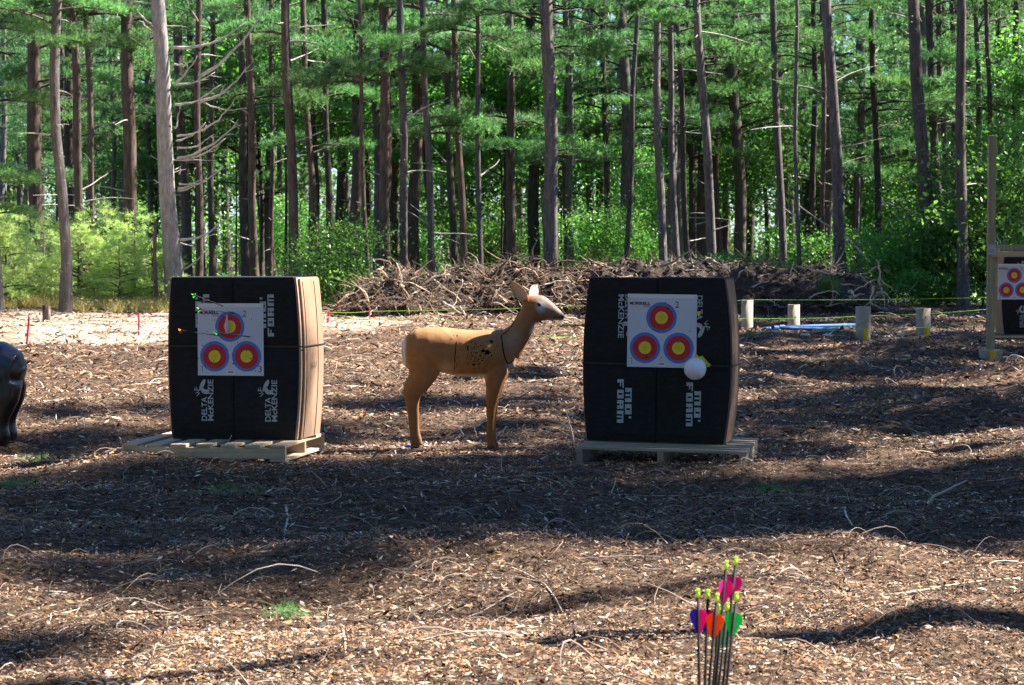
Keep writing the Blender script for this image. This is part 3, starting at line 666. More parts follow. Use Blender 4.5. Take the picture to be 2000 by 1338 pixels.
face('clean paper face with three ringed spots, on the right foam block behind the balloon', br, lx2, lz2, FW_R,
     [(53, 111, 1), (70, 119, 1), (75, 108, 1.3), (79, 88, 1.3), (50, 74, 1.2), (47, 49, 1), (36, 19, 1.5), (78, 43, 1.2), (95, 46, 1.2), (101, 36, 1.2), (64, 18, 1.1), (116, 67, 1.2), (4, 126, 1)])

# balloon pinned to the right block, with its crumpled yellow neighbour behind it
lxb, lzb = at_face(br, 1361, 719, 15); mwR = Matrix.Translation(br.location) @ br.rotation_euler.to_matrix().to_4x4()
M_BALL = mat('white_balloon_rubber', (.86, .84, .92), .18, .5); bb = MATS['white_balloon_rubber'].node_tree.nodes['Principled BSDF']
bb.inputs['Subsurface Weight'].default_value = .35; bb.inputs['Subsurface Radius'].default_value = (.03, .03, .03)
bt = thing('balloon', 'round white balloon pinned to lower right corner of the paper face', 'balloon', mwR @ Vector((lxb, -.074, lzb)))
bm = bmesh.new(); bmesh.ops.create_uvsphere(bm, u_segments=40, v_segments=28, radius=.0715)
for v in bm.verts:
    if v.co.z < 0: v.co.z *= 1.05
me = bpy.data.meshes.new('balloon_skin'); bm.to_mesh(me); bm.free(); me.polygons.foreach_set('use_smooth', np.ones(len(me.polygons), bool)); link('balloon_skin', me, M_BALL, bt, rot=(R(-70), R(30), 0))
mb = MB(); mb.tube([(.030, .058, .048), (.034, .062, .054), (.037, .066, .058)], [.006, .003, .008], 8); link('balloon_knot', mb.mesh('balloon_knot', True), M_BALL, bt)
M_YB = mat('yellow_rubber', (.75, .74, .03), .4, .4)
yb = thing('burst_balloon', 'shreds of a burst yellow balloon peeking out behind the white one', 'burst balloon', mwR @ Vector((lxb, -.045, lzb)))
mb = MB(); rn = random.Random(3); ring = []
for i in range(15):
    a = R(96 - i * 6.4); ra = .083 + rn.uniform(-.006, .008) + (.012 if i in (1, 12, 13) else 0); ring.append((cos(a) * ra, rn.uniform(-.008, .008), sin(a) * ra))
inn = [(x * .75, y + .006, z * .75) for x, y, z in ring]; n = 15
mb.add(ring + inn, [(i, i + 1, n + i + 1, n + i) for i in range(n - 1)]); link('rubber_scrap', mb.mesh('rubber_scrap', True), M_YB, yb)
mb = MB(); lx3, lz3 = at_face(br, 1365, 612, 15); c0 = Vector((lx3, 0, lz3)) - Vector((lxb + .045, -.035 + .004, lzb + .03)) + Vector((0, .0, 0))
yc = MB(); ring = [(cos(a) * .011 * rn.uniform(.6, 1.3), rn.uniform(-.006, 0), sin(a) * .014 * rn.uniform(.6, 1.3)) for a in np.linspace(0, 2 * pi, 10)[:-1]]
yc.add(ring + [(0, -.008, 0)], [(i, (i + 1) % 9, 9) for i in range(9)])
o = link('rubber_scrap', yc.mesh('rubber_scrap', True), M_YB, None, loc=mwR @ Vector((lx3, -.008, lz3))); tag(o, 'tiny yellow balloon scrap stuck on the white print at right', 'balloon scrap')
# deflated pink balloon on the left face
lx4, lz4 = at_face(bl, 445, 634, 15); mwL = Matrix.Translation(bl.location) @ bl.rotation_euler.to_matrix().to_4x4()
pk = thing('deflated_balloon', 'limp pale pink balloon hanging over the top spot of the left face', 'deflated balloon', mwL @ Vector((lx4, -.018, lz4)))
prof = [(.060, .004), (.054, .009), (.048, .005), (.030, .009), (.010, .012), (-.012, .014), (-.030, .0145), (-.045, .012), (-.060, .007)]
mb = MB(); mb.tube([(.001 * sin(i), 0, z) for i, (z, r_) in enumerate(prof)], [(r_, r_ * .45) for z, r_ in prof], 12); link('balloon_skin', mb.mesh('balloon_skin', True), mat('pale_pink_rubber', (.72, .50, .66), .45, .4, noise=(50, .15)), pk)
mb = MB(); mb.tube([(-.006, -.004, .060), (0, -.004, .0635), (.006, -.004, .060)], [.002] * 3, 6); link('balloon_knot', mb.mesh('balloon_knot', True), MATS['pale_pink_rubber'], pk)

# ------------------------------------------------------------------ arrows
M_SHAFT = mat('black_carbon', (.008, .008, .010), .6, .15)
def bright(name, c): return mat(name, c, .45, .35)
V_GRN = bright('green_vane', (.02, .90, .22)); V_ORG = bright('orange_vane', (.95, .16, .01)); V_PNK = bright('pink_vane', (.85, .01, .36)); V_BLU = bright('violet_blue_vane', (.06, .05, .55)); V_LIM = bright('lime_nock', (.68, .92, .08))
V_LAV = bright('lavender_vane', (.38, .20, .75)); V_MNT = bright('mint_vane', (.06, .85, .35))
for mm in (V_GRN, V_ORG, V_PNK, V_BLU, V_LIM, V_LAV, V_MNT):   # thin plastic lets light through
    b = mm.node_tree.nodes['Principled BSDF']; n_ = mm.node_tree.nodes; tr = n_.new('ShaderNodeBsdfTranslucent'); tr.inputs[0].default_value = b.inputs['Base Color'].default_value
    ms = n_.new('ShaderNodeMixShader'); ms.inputs[0].default_value = .4; mm.node_tree.links.new(b.outputs[0], ms.inputs[1]); mm.node_tree.links.new(tr.outputs[0], ms.inputs[2]); mm.node_tree.links.new(ms.outputs[0], n_['Material Output'].inputs[0])
def arrow(label, nock, tip, vanes, nockm, group, spin=0, sc=1.0, vl=.052, vh=.0145, rad=.0031, gap=.045):
    nock = Vector(nock); tip = Vector(tip); d = (tip - nock).normalized(); L_ = (tip - nock).length
    t = thing('arrow', label, 'arrow', nock, group=group); q = d.to_track_quat('Z', 'Y'); t.rotation_mode = 'QUATERNION'; t.rotation_quaternion = q @ Quaternion((0, 0, 1), spin)
    mb = MB(); mb.tube([(0, 0, .019), (0, 0, L_ * .5), (0, 0, L_)], rad, 8); link('shaft', mb.mesh('shaft', True), M_SHAFT, t)
    mb = MB()
    for s_ in (-1, 1): mb.tube([(s_ * rad * .55, 0, 0), (s_ * rad * .75, 0, .004), (s_ * rad * .55, 0, .009)], [rad * .35, rad * .55, rad * .6], 6)
    mb.tube([(0, 0, .007), (0, 0, .010), (0, 0, .020)], [rad * .9, rad * 1.3, rad * 1.15], 8); link('nock', mb.mesh('nock', True), nockm, t)
    for k, vm in enumerate(vanes):
        a = 2 * pi * k / len(vanes); c_, s_ = cos(a), sin(a); prof = [(0, .3), (.06, .72), (.16, .96), (.30, 1.0), (.45, .88), (.62, .62), (.8, .34), (1, .04)]
        mb = MB(); V = []
        for u, h in prof:
            z = gap + u * vl
            for rr in (rad, rad + h * vh):
                for o_ in (-.0004, .0004): V.append((c_ * rr - s_ * o_, s_ * rr + c_ * o_, z))
        F = []; n = len(prof)
        for i in range(n - 1):
            b = i * 4; c = b + 4; F += [(b, c, c + 2, b + 2), (b + 1, b + 3, c + 3, c + 1), (b + 2, c + 2, c + 3, b + 3)]
        F += [(0, 2, 3, 1), (n * 4 - 4, n * 4 - 3, n * 4 - 1, n * 4 - 2)]
        mb.add(V, F); link('vane', mb.mesh('vane'), vm, t)
    return t
GA = 'arrows stuck in the left target'
def shot(label, nx_, ny_, hx, hy, vanes, out=.62):
    lxh, lzh = at_face(bl, hx, hy, 15); hit = mwL @ Vector((lxh, .0, lzh)); nk = P(nx_, ny_, hit.y - out); d = (hit - nk).normalized(); arrow(label, nk, hit + d * .12, vanes, V_LIM, GA, random.random(), vl=.045, vh=.016, rad=.0034, gap=.016)
shot('green fletched arrow stuck above the paper face, highest of its group', 375, 575, 436, 598, [V_GRN] * 3)
shot('arrow with green and pink vanes level with the top edge of the paper', 385, 603, 457, 612, [V_GRN, V_PNK, V_MNT])
shot('orange fletched arrow sticking out left beyond the paper edge', 349, 645, 431, 656, [V_ORG, V_ORG, V_ORG])
shot('green fletched arrow whose vanes sit on the red ring', 417, 649, 489, 658, [V_MNT, V_GRN, V_GRN])
GB = 'arrows standing upright in the foreground'
fg = [(1363, 1149, 1366, 4.95, [V_PNK, V_BLU], 'blue and pink fletched arrow, leftmost of the foreground cluster', pi * .0),
      (1383, 1151, 1377, 5.0, [V_PNK, V_BLU], 'blue and pink fletched arrow, second from left in the foreground cluster', pi * .0),
      (1401, 1158, 1385, 4.9, [V_ORG, V_ORG], 'orange fletched arrow standing in the foreground cluster', 0),
      (1419, 1094, 1398, 5.0, [V_PNK, V_PNK, V_LAV], 'pink fletched arrow, the lower of the two tall ones', 0),
      (1438, 1086, 1412, 5.03, [V_PNK, V_PNK], 'tallest pink fletched arrow in the foreground cluster', 0),
      (1439, 1156, 1419, 4.93, [V_GRN, V_GRN], 'green fletched arrow, rightmost of the foreground cluster', 0),
      (1422, 1176, 1404, 5.06, [V_MNT, V_GRN], 'green fletched arrow half hidden between orange and green ones', 0),
      (1407, 1181, 1393, 5.1, [V_LIM, V_LIM], 'lime fletched arrow hidden behind the orange one', 0)]
for x0, y0, x1, Y, vn, lab, sp in fg:
    nk = P(x0, y0, Y); b = P(x1, 1338, Y); d = (b - nk).normalized(); k = (nk.z + .06) / -d.z; tip = nk + d * k
    t = arrow(lab, nk, tip, vn, V_LIM, GB, 0, vl=.052, vh=.0155, rad=.0034, gap=.044)
    # turn the vanes so that they lie across the view
    q = (tip - nk).normalized().to_track_quat('Z', 'Y'); xax = q @ Vector((1, 0, 0)); best = min(np.linspace(0, 2 * pi, 73), key=lambda a: -(q @ Quaternion((0, 0, 1), a) @ Vector((1, 0, 0))).x)
    t.rotation_quaternion = q @ Quaternion((0, 0, 1), best + random.uniform(-.35, .35))

# ------------------------------------------------------------------ pallets
M_PAL = mat('pale_pallet_wood', (.55, .42, .28), .8, .25, noise=(9, .3), stretch=(.25, 3, 3), bump=(.25, .003), rand=.15)
M_PALG = mat('weathered_pallet_wood', (.33, .26, .18), .85, .2, noise=(9, .35), stretch=(.25, 3, 3), bump=(.35, .003), rand=.2)
def board(name, x0, x1, y0, y1, z0, z1, m, parent, seed=0):
    rn = random.Random(seed); mb = MB(); mb.box(x0, x1, y0, y1, z0, z1); me = mb.mesh(name, bevel=.003); return link(name, me, m, parent)
def pallet(label, loc, rot, W, D, H, deck, m, nb, wb, splay=0):
    """stringers run along x; deck boards run along 'deck' (x or y)"""
    t = thing('pallet', label, 'pallet', loc, rot=rot, group='wooden pallets under the foam targets'); th = .018; rn = random.Random(int(W * 100))
    if deck == 'y':
        for i, y in enumerate((0, D / 2 - .018, D - .036)): board('stringer', -W / 2, W / 2, y, y + .036, th, H - th, m, t)
        g = (W - wb) / (nb - 1)
        for i in range(nb):
            x = -W / 2 + i * g; dz = rn.uniform(0, .003); board('deck_board', x, x + wb, -.006 + rn.uniform(-.006, .004), D + .006, H - th + .001, H + dz, m, t)
        for i in (0, 2, 4, nb - 1):
            x = -W / 2 + i * g; board('bottom_board', x, x + wb, 0, D, 0, th - .001, m, t)
    else:
        for x in (-W / 2, -.02, W / 2 - .04): board('stringer', x, x + .04, 0, D, th, H - th, m, t)
        g = (D - wb) / (nb - 1)
        for i in range(nb):
            y = i * g; board('deck_board', -W / 2 - rn.uniform(0, .008), W / 2 + rn.uniform(0, .01), y, y + wb, H - th + .001, H + rn.uniform(0, .003), m, t)
        for i in (0, nb // 2, nb - 1):
            y = i * g; board('bottom_board', -W / 2, W / 2, y, y + wb, 0, th - .001, m, t)
    return t
pl = P(412, 896, 15.0); pallet('pale new pallet whose boards run away from view, under the left foam block', (pl.x - .02, 14.78, BL.z - .108), (R(-.3), R(-.2), R(-9)), 1.06, 1.05, .105, 'y', M_PAL, 7, .10)
pr = P(1293, 915, 14.9); pallet('weathered pallet with long crosswise boards, under the right foam block', (pr.x - .03, 14.62, BR.z - .150), (R(-.2), R(.9), R(-10)), 1.06, 1.06, .145, 'x', M_PALG, 7, .085)

# ------------------------------------------------------------------ deer decoy
M_DEER = attr_mat('painted_foam_deer', .62, .35, 1.0, bump=(.35, .006, 26))
n_ = M_DEER.node_tree.nodes; l_ = M_DEER.node_tree.links
for nd in n_:
    if nd.type == 'MAP_RANGE': nd.inputs[3].default_value = .72; nd.inputs[4].default_value = 1.28
DY = 15.9; DS = F_PX / DY
def dx_(x): return (x - 890) / DS
def dz_(y): return (878 - y) / DS
deer = thing('deer_decoy', 'brown foam doe decoy standing side on between the two targets', 'deer decoy', ((890 - 1000) / DS, DY, 0))
mb = MB()
def loft(secs, n=20, pw=2.0):
    """secs: (x, z, half width y, half height, tilt) rings normal to the path"""
    V = []; F = []
    for i, (x, y0, z, ry, rv) in enumerate(secs):
        a = secs[max(i - 1, 0)]; b = secs[min(i + 1, len(secs) - 1)]; d = Vector((b[0] - a[0], b[1] - a[1], b[2] - a[2])).normalized()
        s = Vector((0, 1, 0)); up = d.cross(s).normalized(); up = up if up.z > 0 or abs(up.z) < .05 and up.x > 0 else up
        for k in range(n):
            t = 2 * pi * k / n; ct, st = cos(t), sin(t); ct = math.copysign(abs(ct) ** (2 / pw), ct); st = math.copysign(abs(st) ** (2 / pw), st)
            V.append(Vector((x, y0, z)) + s * ct * ry + up * st * rv)
    m = len(secs)
    for i in range(m - 1):
        for k in range(n): F.append((i * n + k, i * n + (k + 1) % n, (i + 1) * n + (k + 1) % n, (i + 1) * n + k))
    F.append(tuple(reversed(range(n)))); F.append(tuple((m - 1) * n + k for k in range(n))); return V, F
def ring_px(x, ytop, ybot, wd, y0=0): return (dx_(x), y0, dz_((ytop + ybot) / 2), wd, (ybot - ytop) / 2 / DS)
torso = [ring_px(789, 668, 700, .045), ring_px(793, 654, 712, .085), ring_px(800, 647, 722, .112), ring_px(815, 640, 727, .135), ring_px(838, 636.5, 727, .148), ring_px(862, 636.5, 725, .145), ring_px(890, 640, 731, .142),
         ring_px(920, 643, 735, .145), ring_px(945, 643, 735, .143), ring_px(965, 641, 733, .132), ring_px(982, 640, 727, .112), ring_px(996, 645, 716, .085), ring_px(1006, 655, 700, .05)]
mb.add(*loft(torso, 44, 2.2))
neck = [(978, 682, 38, .088), (993, 671, 34, .082), (1005, 659.5, 28, .072), (1014.5, 648, 23.5, .062), (1021.5, 636, 21.5, .054), (1028, 622, 19.5, .049), (1034, 607, 17, .047), (1038, 595, 14, .045)]
mb.add(*loft([(dx_(x), 0, dz_(y), wd, h / DS) for x, y, h, wd in neck], 36))
head = [(1019, 589, 7, .022), (1025, 589, 15, .038), (1033, 592, 20, .048), (1042, 597, 24.5, .052), (1052, 600.5, 26.5, .051), (1061, 602.5, 24.5, .044), (1070, 605.5, 20, .036), (1079, 609, 15.8, .030), (1088, 612.5, 12, .027), (1095, 615.5, 9, .025), (1100, 617, 6.2, .021), (1102.5, 618, 3.4, .012)]
mb.add(*loft([(dx_(x), 0, dz_(y), wd, h / DS) for x, y, h, wd in head], 36))
for sy in (-1, 1):
    oy = sy * .068; fx = 0 if sy < 0 else 4
    LGK = .92
    hl = [(828, 690, 36, .07, .8), (828, 708, 33, .064, .9), (826, 724, 29.5, .056, 1), (820, 740, 23.5, .045, 1), (809.5, 754, 22.5, .037, 1), (803.5, 767, 17, .031, 1), (803, 781, 12, .026, 1), (804, 797, 10, .023, 1), (806, 820, 8.6, .021, 1), (807, 840, 7.6, .020, 1), (808, 850, 8.4, .021, 1), (810, 860, 9.6, .023, 1), (811.5, 873, 10.8, .023, 1)]
    mb.add(*loft([(dx_(x + fx), oy * k, dz_(y - (2 if sy > 0 else 0)), wd * .95, h * (1 if y < 790 else LGK) / DS) for x, y, h, wd, k in hl], 16))
    fl = [(965, 690, 26, .05, .8), (966, 708, 26, .05, .9), (967, 725, 25.5, .045, 1), (966, 742, 20.5, .038, 1), (964, 758, 16.5, .032, 1), (961, 776, 13.5, .027, 1), (959, 794, 10.8, .024, 1), (958.5, 814, 8.8, .021, 1), (957.5, 835, 7.9, .020, 1), (957, 850, 8.5, .021, 1), (958.5, 862, 9.0, .022, 1), (961, 872, 9.6, .024, 1), (962, 881, 9.5, .024, 1)]
    mb.add(*loft([(dx_(x + fx), oy * k, dz_(y - (2 if sy > 0 else 0)), wd * .95, h * (1 if y < 730 else LGK) / DS) for x, y, h, wd, k in fl], 16))
# brisket and thigh fill
mb.add(*loft([(dx_(x), 0, dz_(y), wd, h / DS) for x, y, h, wd in ((975, 690, 30, .08), (990, 698, 22, .065), (1001, 704, 12, .04))], 14))
mb.add(*loft([(dx_(786), 0, dz_(668), .014, .010), (dx_(786.5), 0, dz_(684), .019, .013), (dx_(789), 0, dz_(704), .015, .010), (dx_(792), 0, dz_(716), .006, .005)], 10))   # tail laid flat
body = remesh('body', mb, .0065, 11, M_DEER, deer)
def sstep(a, b, x): t = np.clip((x - a) / (b - a), 0, 1); return t * t * (3 - 2 * t)
co = np.zeros(len(body.data.vertices) * 3, np.float32); body.data.vertices.foreach_get('co', co); co = co.reshape(-1, 3)
px = co[:, 0] * DS + 890; py = 878 - co[:, 2] * DS
tan = np.array([.32, .15, .052]); c = np.tile(tan, (len(co), 1))
def blend(mask, col): 
    global c
    c = c * (1 - mask[:, None]) + np.array(col) * mask[:, None]
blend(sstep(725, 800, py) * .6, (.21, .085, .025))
blend(sstep(660, 640, py) * sstep(990, 960, px) * .35, (.42, .25, .10))  # sunlight along the back, painted in as a paler tan
blend(sstep(797, 788, px) * sstep(735, 715, py), (.72, .68, .62))             # white rump
blend(sstep(724, 733, py) * sstep(850, 862, px) * sstep(955, 940, px) * sstep(745, 738, py), (.62, .55, .46))  # pale belly
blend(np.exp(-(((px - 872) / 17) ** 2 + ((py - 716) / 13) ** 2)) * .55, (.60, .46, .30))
blend(np.exp(-(((px - 1055.5 - (py - 592) * .12) / 9.5) ** 2 + ((py - 596) / 12) ** 2) ** 1.5) * .95, (.60, .62, .66))   # eye patch
blend(sstep(1064, 1075, px) * .35, (.26, .20, .17))
blend(np.exp(-(((px - 1040 - (648 - py) * .35) / 6) ** 2 + ((py - 642) / 13) ** 2) ** 2), (.72, .70, .70))     # throat patch
blend(sstep(1058, 1066, px) * sstep(618, 624, py - (1075 - px) * .0) * .8, (.60, .52, .46))    # pale chin
blend(sstep(1040, 1050, px) * sstep(590, 580, py + (px - 1055) * -.7) * .55, (.20, .15, .14))  # brow
blend(sstep(1094, 1097, px) * sstep(620, 616, py), (.02, .022, .03))            # nose
blend(np.exp(-((py - (618 - (1090 - px) * .02)) / 1.2) ** 2) * sstep(1078, 1084, px) * sstep(1104, 1100, px), (.04, .03, .03))  # mouth
blend(sstep(864, 868, py) * .8, (.10, .05, .022))
blend(np.exp(-(((px - 1000) / 10) ** 2 + ((py - 712) / 8) ** 2)), (.60, .54, .48))
blend(np.exp(-(((px - 1002) / 16) ** 2 + ((py - 664) / 22) ** 2)) * .35, (.42, .36, .32))
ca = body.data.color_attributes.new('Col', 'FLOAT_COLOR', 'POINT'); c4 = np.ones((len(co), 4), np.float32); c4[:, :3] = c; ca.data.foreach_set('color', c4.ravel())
# snap helper: near side surface of the body at (px, py)
from mathutils.bvhtree import BVHTree
bvh = BVHTree.FromPolygons([tuple(v) for v in co], [tuple(p.vertices) for p in body.data.polygons])
def skin(x, y, side=-1):
    h = bvh.ray_cast(Vector((dx_(x), side * 1.0, dz_(y))), Vector((0, -side, 0)))
    return h[0] if h[0] is not None else Vector((dx_(x), 0, dz_(y)))
M_GROOVE = mat('dark_joint_gap', (.012, .008, .006), 1, 0)
def groove(pxs, r_=.0022):
    pts = [skin(x, y) + Vector((0, -.0005, 0)) for x, y in pxs]; mb = MB(); mb.tube(pts, [(r_, r_)] * len(pts), 5); link('joint_seam', mb.mesh('joint_seam', True), M_GROOVE, deer)
groove([(895, 641), (893.5, 652), (891.5, 668), (890, 684), (889, 700), (888.5, 716), (886, 729)], .0034)
groove([(979, 643), (979.5, 654), (981, 668), (983, 682), (986, 695), (991, 707), (998, 705), (1004, 700)], .0046)
groove([(1017, 596), (1012, 610), (1005, 624), (998, 636), (990, 645), (981, 650)], .003)
# arrow holes: dense in the vital zone, a few elsewhere
mb = MB(); rn = random.Random(5)
for i in range(230):
    if i < 120: x, y = rn.gauss(934, 17), rn.gauss(688, 13); rr = rn.uniform(.5, 1.2)
    elif i < 205: x, y = rn.uniform(880, 975), rn.uniform(646, 728); rr = rn.uniform(.3, .8)
    else: x, y = rn.choice([rn.uniform(800, 880), rn.uniform(985, 1045)]), rn.uniform(620, 720); rr = rn.uniform(.4, .8)
    if not (650 < y < 728 or i >= 205) or x < 795: continue
    if i in (7, 20, 33, 46, 59, 70, 84): rr *= 3.4
    p = skin(x, y); 
    if p.y > -.03: continue
    n = 7; el = rn.uniform(.5, 1.0); rr *= 1.35; V = [p + Vector((cos(a) * rr * rn.uniform(.7, 1.2), 0, sin(a) * rr * el * rn.uniform(.6, 1.2))) / DS + Vector((0, -.0016, 0)) for a in np.linspace(0, 2 * pi, n + 1)[:-1]]
    V = [Vector((v.x, bvh.find_nearest(v)[0].y - .0014, v.z)) for v in V]
    mb.add(V + [sum(V, Vector()) / n - Vector((0, .0003, 0))], [(k, (k + 1) % n, n) for k in range(n)])
o = link('arrow_holes', mb.mesh('arrow_holes'), M_GROOVE, deer); o['kind'] = 'stuff'
# scoring ring line faint, eye, ears
for sy in (-1, 1):
    p = skin(1052.5, 592.5, sy); bm = bmesh.new(); bmesh.ops.create_uvsphere(bm, u_segments=16, v_segments=10, radius=.014)
    for v in bm.verts: v.co.y *= .45; v.co.z *= .78
    me = bpy.data.meshes.new('eye'); bm.to_mesh(me); bm.free(); link('eye', me, mat('glossy_black_eye', (.008, .008, .01), .12, .6), deer, loc=p + Vector((0, sy * .001, 0)), rot=(0, R(18), 0))
M_EARI = mat('pale_inner_ear', (.55, .48, .42), .8, .2, noise=(60, .25), stretch=(3, 1, .5)); M_EARO = mat('brown_outer_ear', (.38, .18, .065), .65, .3, noise=(40, .12))
def ear(root, tip, wide, open_dir):
    """cupped leaf shaped ear from root to tip, opening towards open_dir"""
    root = Vector(root); tip = Vector(tip); ax = (tip - root); L_ = ax.length; ax.normalize(); od = Vector(open_dir); od = (od - ax * od.dot(ax)).normalized(); sd = ax.cross(od)
    t_ = None; nu, nv = 11, 11; outer = []; inner = []
    for i in range(nu):
        u = i / (nu - 1); wv = wide * (.45 + .55 * sin(min(1, u / .5) * pi / 2)) * (1 - max(0, (u - .5) / .5) ** 2.2 * .97)
        for j in range(nv):
            a = R(-80) + R(160) * j / (nv - 1); depth = .55 * (1 - u * .5)
            q = root + ax * L_ * u + sd * sin(a) * wv / sin(R(80)) + od * (-cos(a) + .17) * wv * depth
            outer.append(q); inner.append(q + od * .0045 * (1 - .5 * u) - sd * sin(a) * .002)
    F = [(i * nv + j, i * nv + j + 1, (i + 1) * nv + j + 1, (i + 1) * nv + j) for i in range(nu - 1) for j in range(nv - 1)]; n = len(outer)
    rim = [(i * nv, (i + 1) * nv, n + (i + 1) * nv, n + i * nv) for i in range(nu - 1)] + [(i * nv + nv - 1, n + i * nv + nv - 1, n + (i + 1) * nv + nv - 1, (i + 1) * nv + nv - 1) for i in range(nu - 1)] + [((nu - 1) * nv + j, (nu - 1) * nv + j + 1, n + (nu - 1) * nv + j + 1, n + (nu - 1) * nv + j) for j in range(nv - 1)]
    mb = MB(); mb.add(outer + inner, F + rim + [tuple(k + n for k in f) for f in F]); me = mb.mesh('ear', True)
    o = link('ear', me, [M_EARO, M_EARI], deer); k = len(F); 
    mi = np.zeros(len(me.polygons), np.int32); mi[k + len(rim):] = 1; me.polygons.foreach_set('material_index', mi); return o
ear((dx_(1028), -.030, dz_(589)), (dx_(999), -.085, dz_(546)), .050, (-.55, -.8, -.2))
ear((dx_(1036), .035, dz_(580)), (dx_(1050), .125, dz_(555)), .040, (.3, .1, .3))

# ------------------------------------------------------------------ black bear decoy at the left edge
M_BEAR = mat('glossy_black_foam', (.010, .010, .012), .28, .5, noise=(40, .4), bump=(.25, .006))
BY = 16.6; BS = F_PX / BY
def bx(x): return (x + 120) / BS
def bz(y): return (866 - y) / BS
bear = thing('bear_decoy', 'glossy black bear decoy cut by the left edge of the photo', 'bear decoy', ((-120 - 1000) / BS, BY, .0)); mb = MB()
def bl_(secs, n=18): mb.add(*loft([(bx(x), y0, bz(y), wd, h / BS) for x, y, h, wd, y0 in secs], n, 2.1))
bl_([(37, 752, 12, .06, 0), (33, 748, 34, .12, 0), (22, 742, 56, .18, 0), (4, 738, 68, .215, 0), (-22, 738, 73, .235, 0), (-70, 738, 72, .24, 0), (-130, 738, 74, .24, 0), (-190, 732, 74, .23, 0), (-240, 730, 66, .2, 0), (-280, 735, 50, .15, 0)])
bl_([(-262, 728, 44, .13, 0), (-300, 715, 42, .12, 0), (-330, 705, 42, .12, 0), (-352, 706, 36, .105, 0), (-372, 716, 22, .07, 0), (-396, 724, 15, .05, 0), (-408, 726, 8, .03, 0)])
for sy in (-1, 1):
    bl_([(0, 745, 48, .13, sy * .07), (-4, 775, 46, .12, sy * .09), (-9, 798, 40, .10, sy * .11), (-13, 818, 36, .085, sy * .12), (-14, 836, 36, .08, sy * .12), (-12, 850, 38, .08, sy * .12), (-16, 866, 36, .08, sy * .12)])
    bl_([(-225, 750, 36, .10, sy * .08), (-226, 780, 28, .085, sy * .11), (-226, 815, 20, .065, sy * .12), (-228, 845, 19, .062, sy * .12), (-232, 866, 24, .068, sy * .12)])
    mb.add(*loft([(bx(-338), sy * .075, bz(675), .022, .018), (bx(-336), sy * .09, bz(664), .035, .02), (bx(-335), sy * .095, bz(655), .02, .014)], 12))
remesh('body', mb, .014, 6, M_BEAR, bear)
for sy in (-1, 1):
    bm = bmesh.new(); bmesh.ops.create_uvsphere(bm, u_segments=12, v_segments=8, radius=.012); me = bpy.data.meshes.new('eye'); bm.to_mesh(me); bm.free()
    link('eye', me, mat('amber_eye', (.10, .04, .01), .15, .6), bear, loc=(bx(-366), sy * .078, bz(708)))

# ------------------------------------------------------------------ tube forms, stakes, twine, pipes, stones
M_CARD = mat('tan_cardboard_tube', (.36, .30, .215), .8, .25, noise=(10, .15)); M_CARDI = mat('grey_print_on_tube', (.25, .24, .20), .8, .2); M_SPRAY = mat('yellow_spray_paint', (.72, .50, .02), .7, .3); M_CONC = mat('grey_concrete', (.33, .33, .29), .9, .2, noise=(30, .2), bump=(.3, .003))
def tube_form(label, x, yb, yt, wpx, paint=None, filled=True):
    Y = F_PX * CAM_H / (yb - HOR); r0 = wpx / 2 * Y / F_PX; z0 = gz(P(x, yb, Y).x, Y); h = P(x, yt, Y).z - z0; base = P(x, yb, Y)
    t = thing('tube_form', label, 'cardboard tube', (base.x, Y, z0), group='cardboard tube forms set in the ground'); n = 40
    mb = MB(); V = []
    for z in (-.1, h): V += [(cos(2 * pi * k / n) * r0, sin(2 * pi * k / n) * r0, z) for k in range(n)]
    for z in (h, h - .12): V += [(cos(2 * pi * k / n) * (r0 - .006), sin(2 * pi * k / n) * (r0 - .006), z) for k in range(n)]
    F = []
    for a, b in ((0, 1), (1, 2), (2, 3)):
        F += [(a * n + k, a * n + (k + 1) % n, b * n + (k + 1) % n, b * n + k) for k in range(n)]
    mb.add(V, F); link('tube_wall', mb.mesh('tube_wall', True), M_CARD, t); me = t.children[0].data if t.children else None
    mb = MB(); mb.add([(cos(2 * pi * k / n) * (r0 - .008), sin(2 * pi * k / n) * (r0 - .008), h - .03) for k in range(n)], [tuple(range(n))]); link('concrete_fill', mb.mesh('concrete_fill'), M_CONC, t)
    # spiral seam and rows of printed marks winding round the tube
    pts = [(cos(a) * (r0 + .0005), sin(a) * (r0 + .0005), (a * .055) % 9) for a in np.arange(0, h / .055, .25)]; mb = MB(); mb.tube(pts, [(.0012, .0012)] * len(pts), 4); link('spiral_seam', mb.mesh('spiral_seam'), mat('tube_seam_line', (.26, .21, .15), .8, .2), t)
    mb = MB(); rn = random.Random(int(x)); q = 0
    for a0 in np.arange(0, h / .055 - .3, .42):
        if rn.random() < .3: continue
        c_ = a0 + .1; w_ = rn.uniform(.10, .25)
        V = [(cos(a) * (r0 + .0012), sin(a) * (r0 + .0012), a * .055 + dz) for dz in (.012, .034) for a in (c_, c_ + w_ / 2, c_ + w_)]
        if max(v[2] for v in V) > h: continue
        mb.add(V, [(0, 1, 4, 3), (1, 2, 5, 4)])
    if mb.v: link('printed_marks', mb.mesh('printed_marks'), M_CARDI, t)
    if paint:
        a0, a1, hh = paint; V = []; m = 8; rn = random.Random(int(x))
        for j in range(m):
            a = R(-90) + (a0 + (a1 - a0) * j / (m - 1)) ; top = hh * rn.uniform(.75, 1.1)
            V += [(cos(a) * (r0 + .002), sin(a) * (r0 + .002), -.05), (cos(a) * (r0 + .002), sin(a) * (r0 + .002), top)]
        mb = MB(); mb.add(V, [(2 * j, 2 * j + 2, 2 * j + 3, 2 * j + 1) for j in range(m - 1)]); link('paint_mark', mb.mesh('paint_mark'), M_SPRAY, t)
    return t, r0
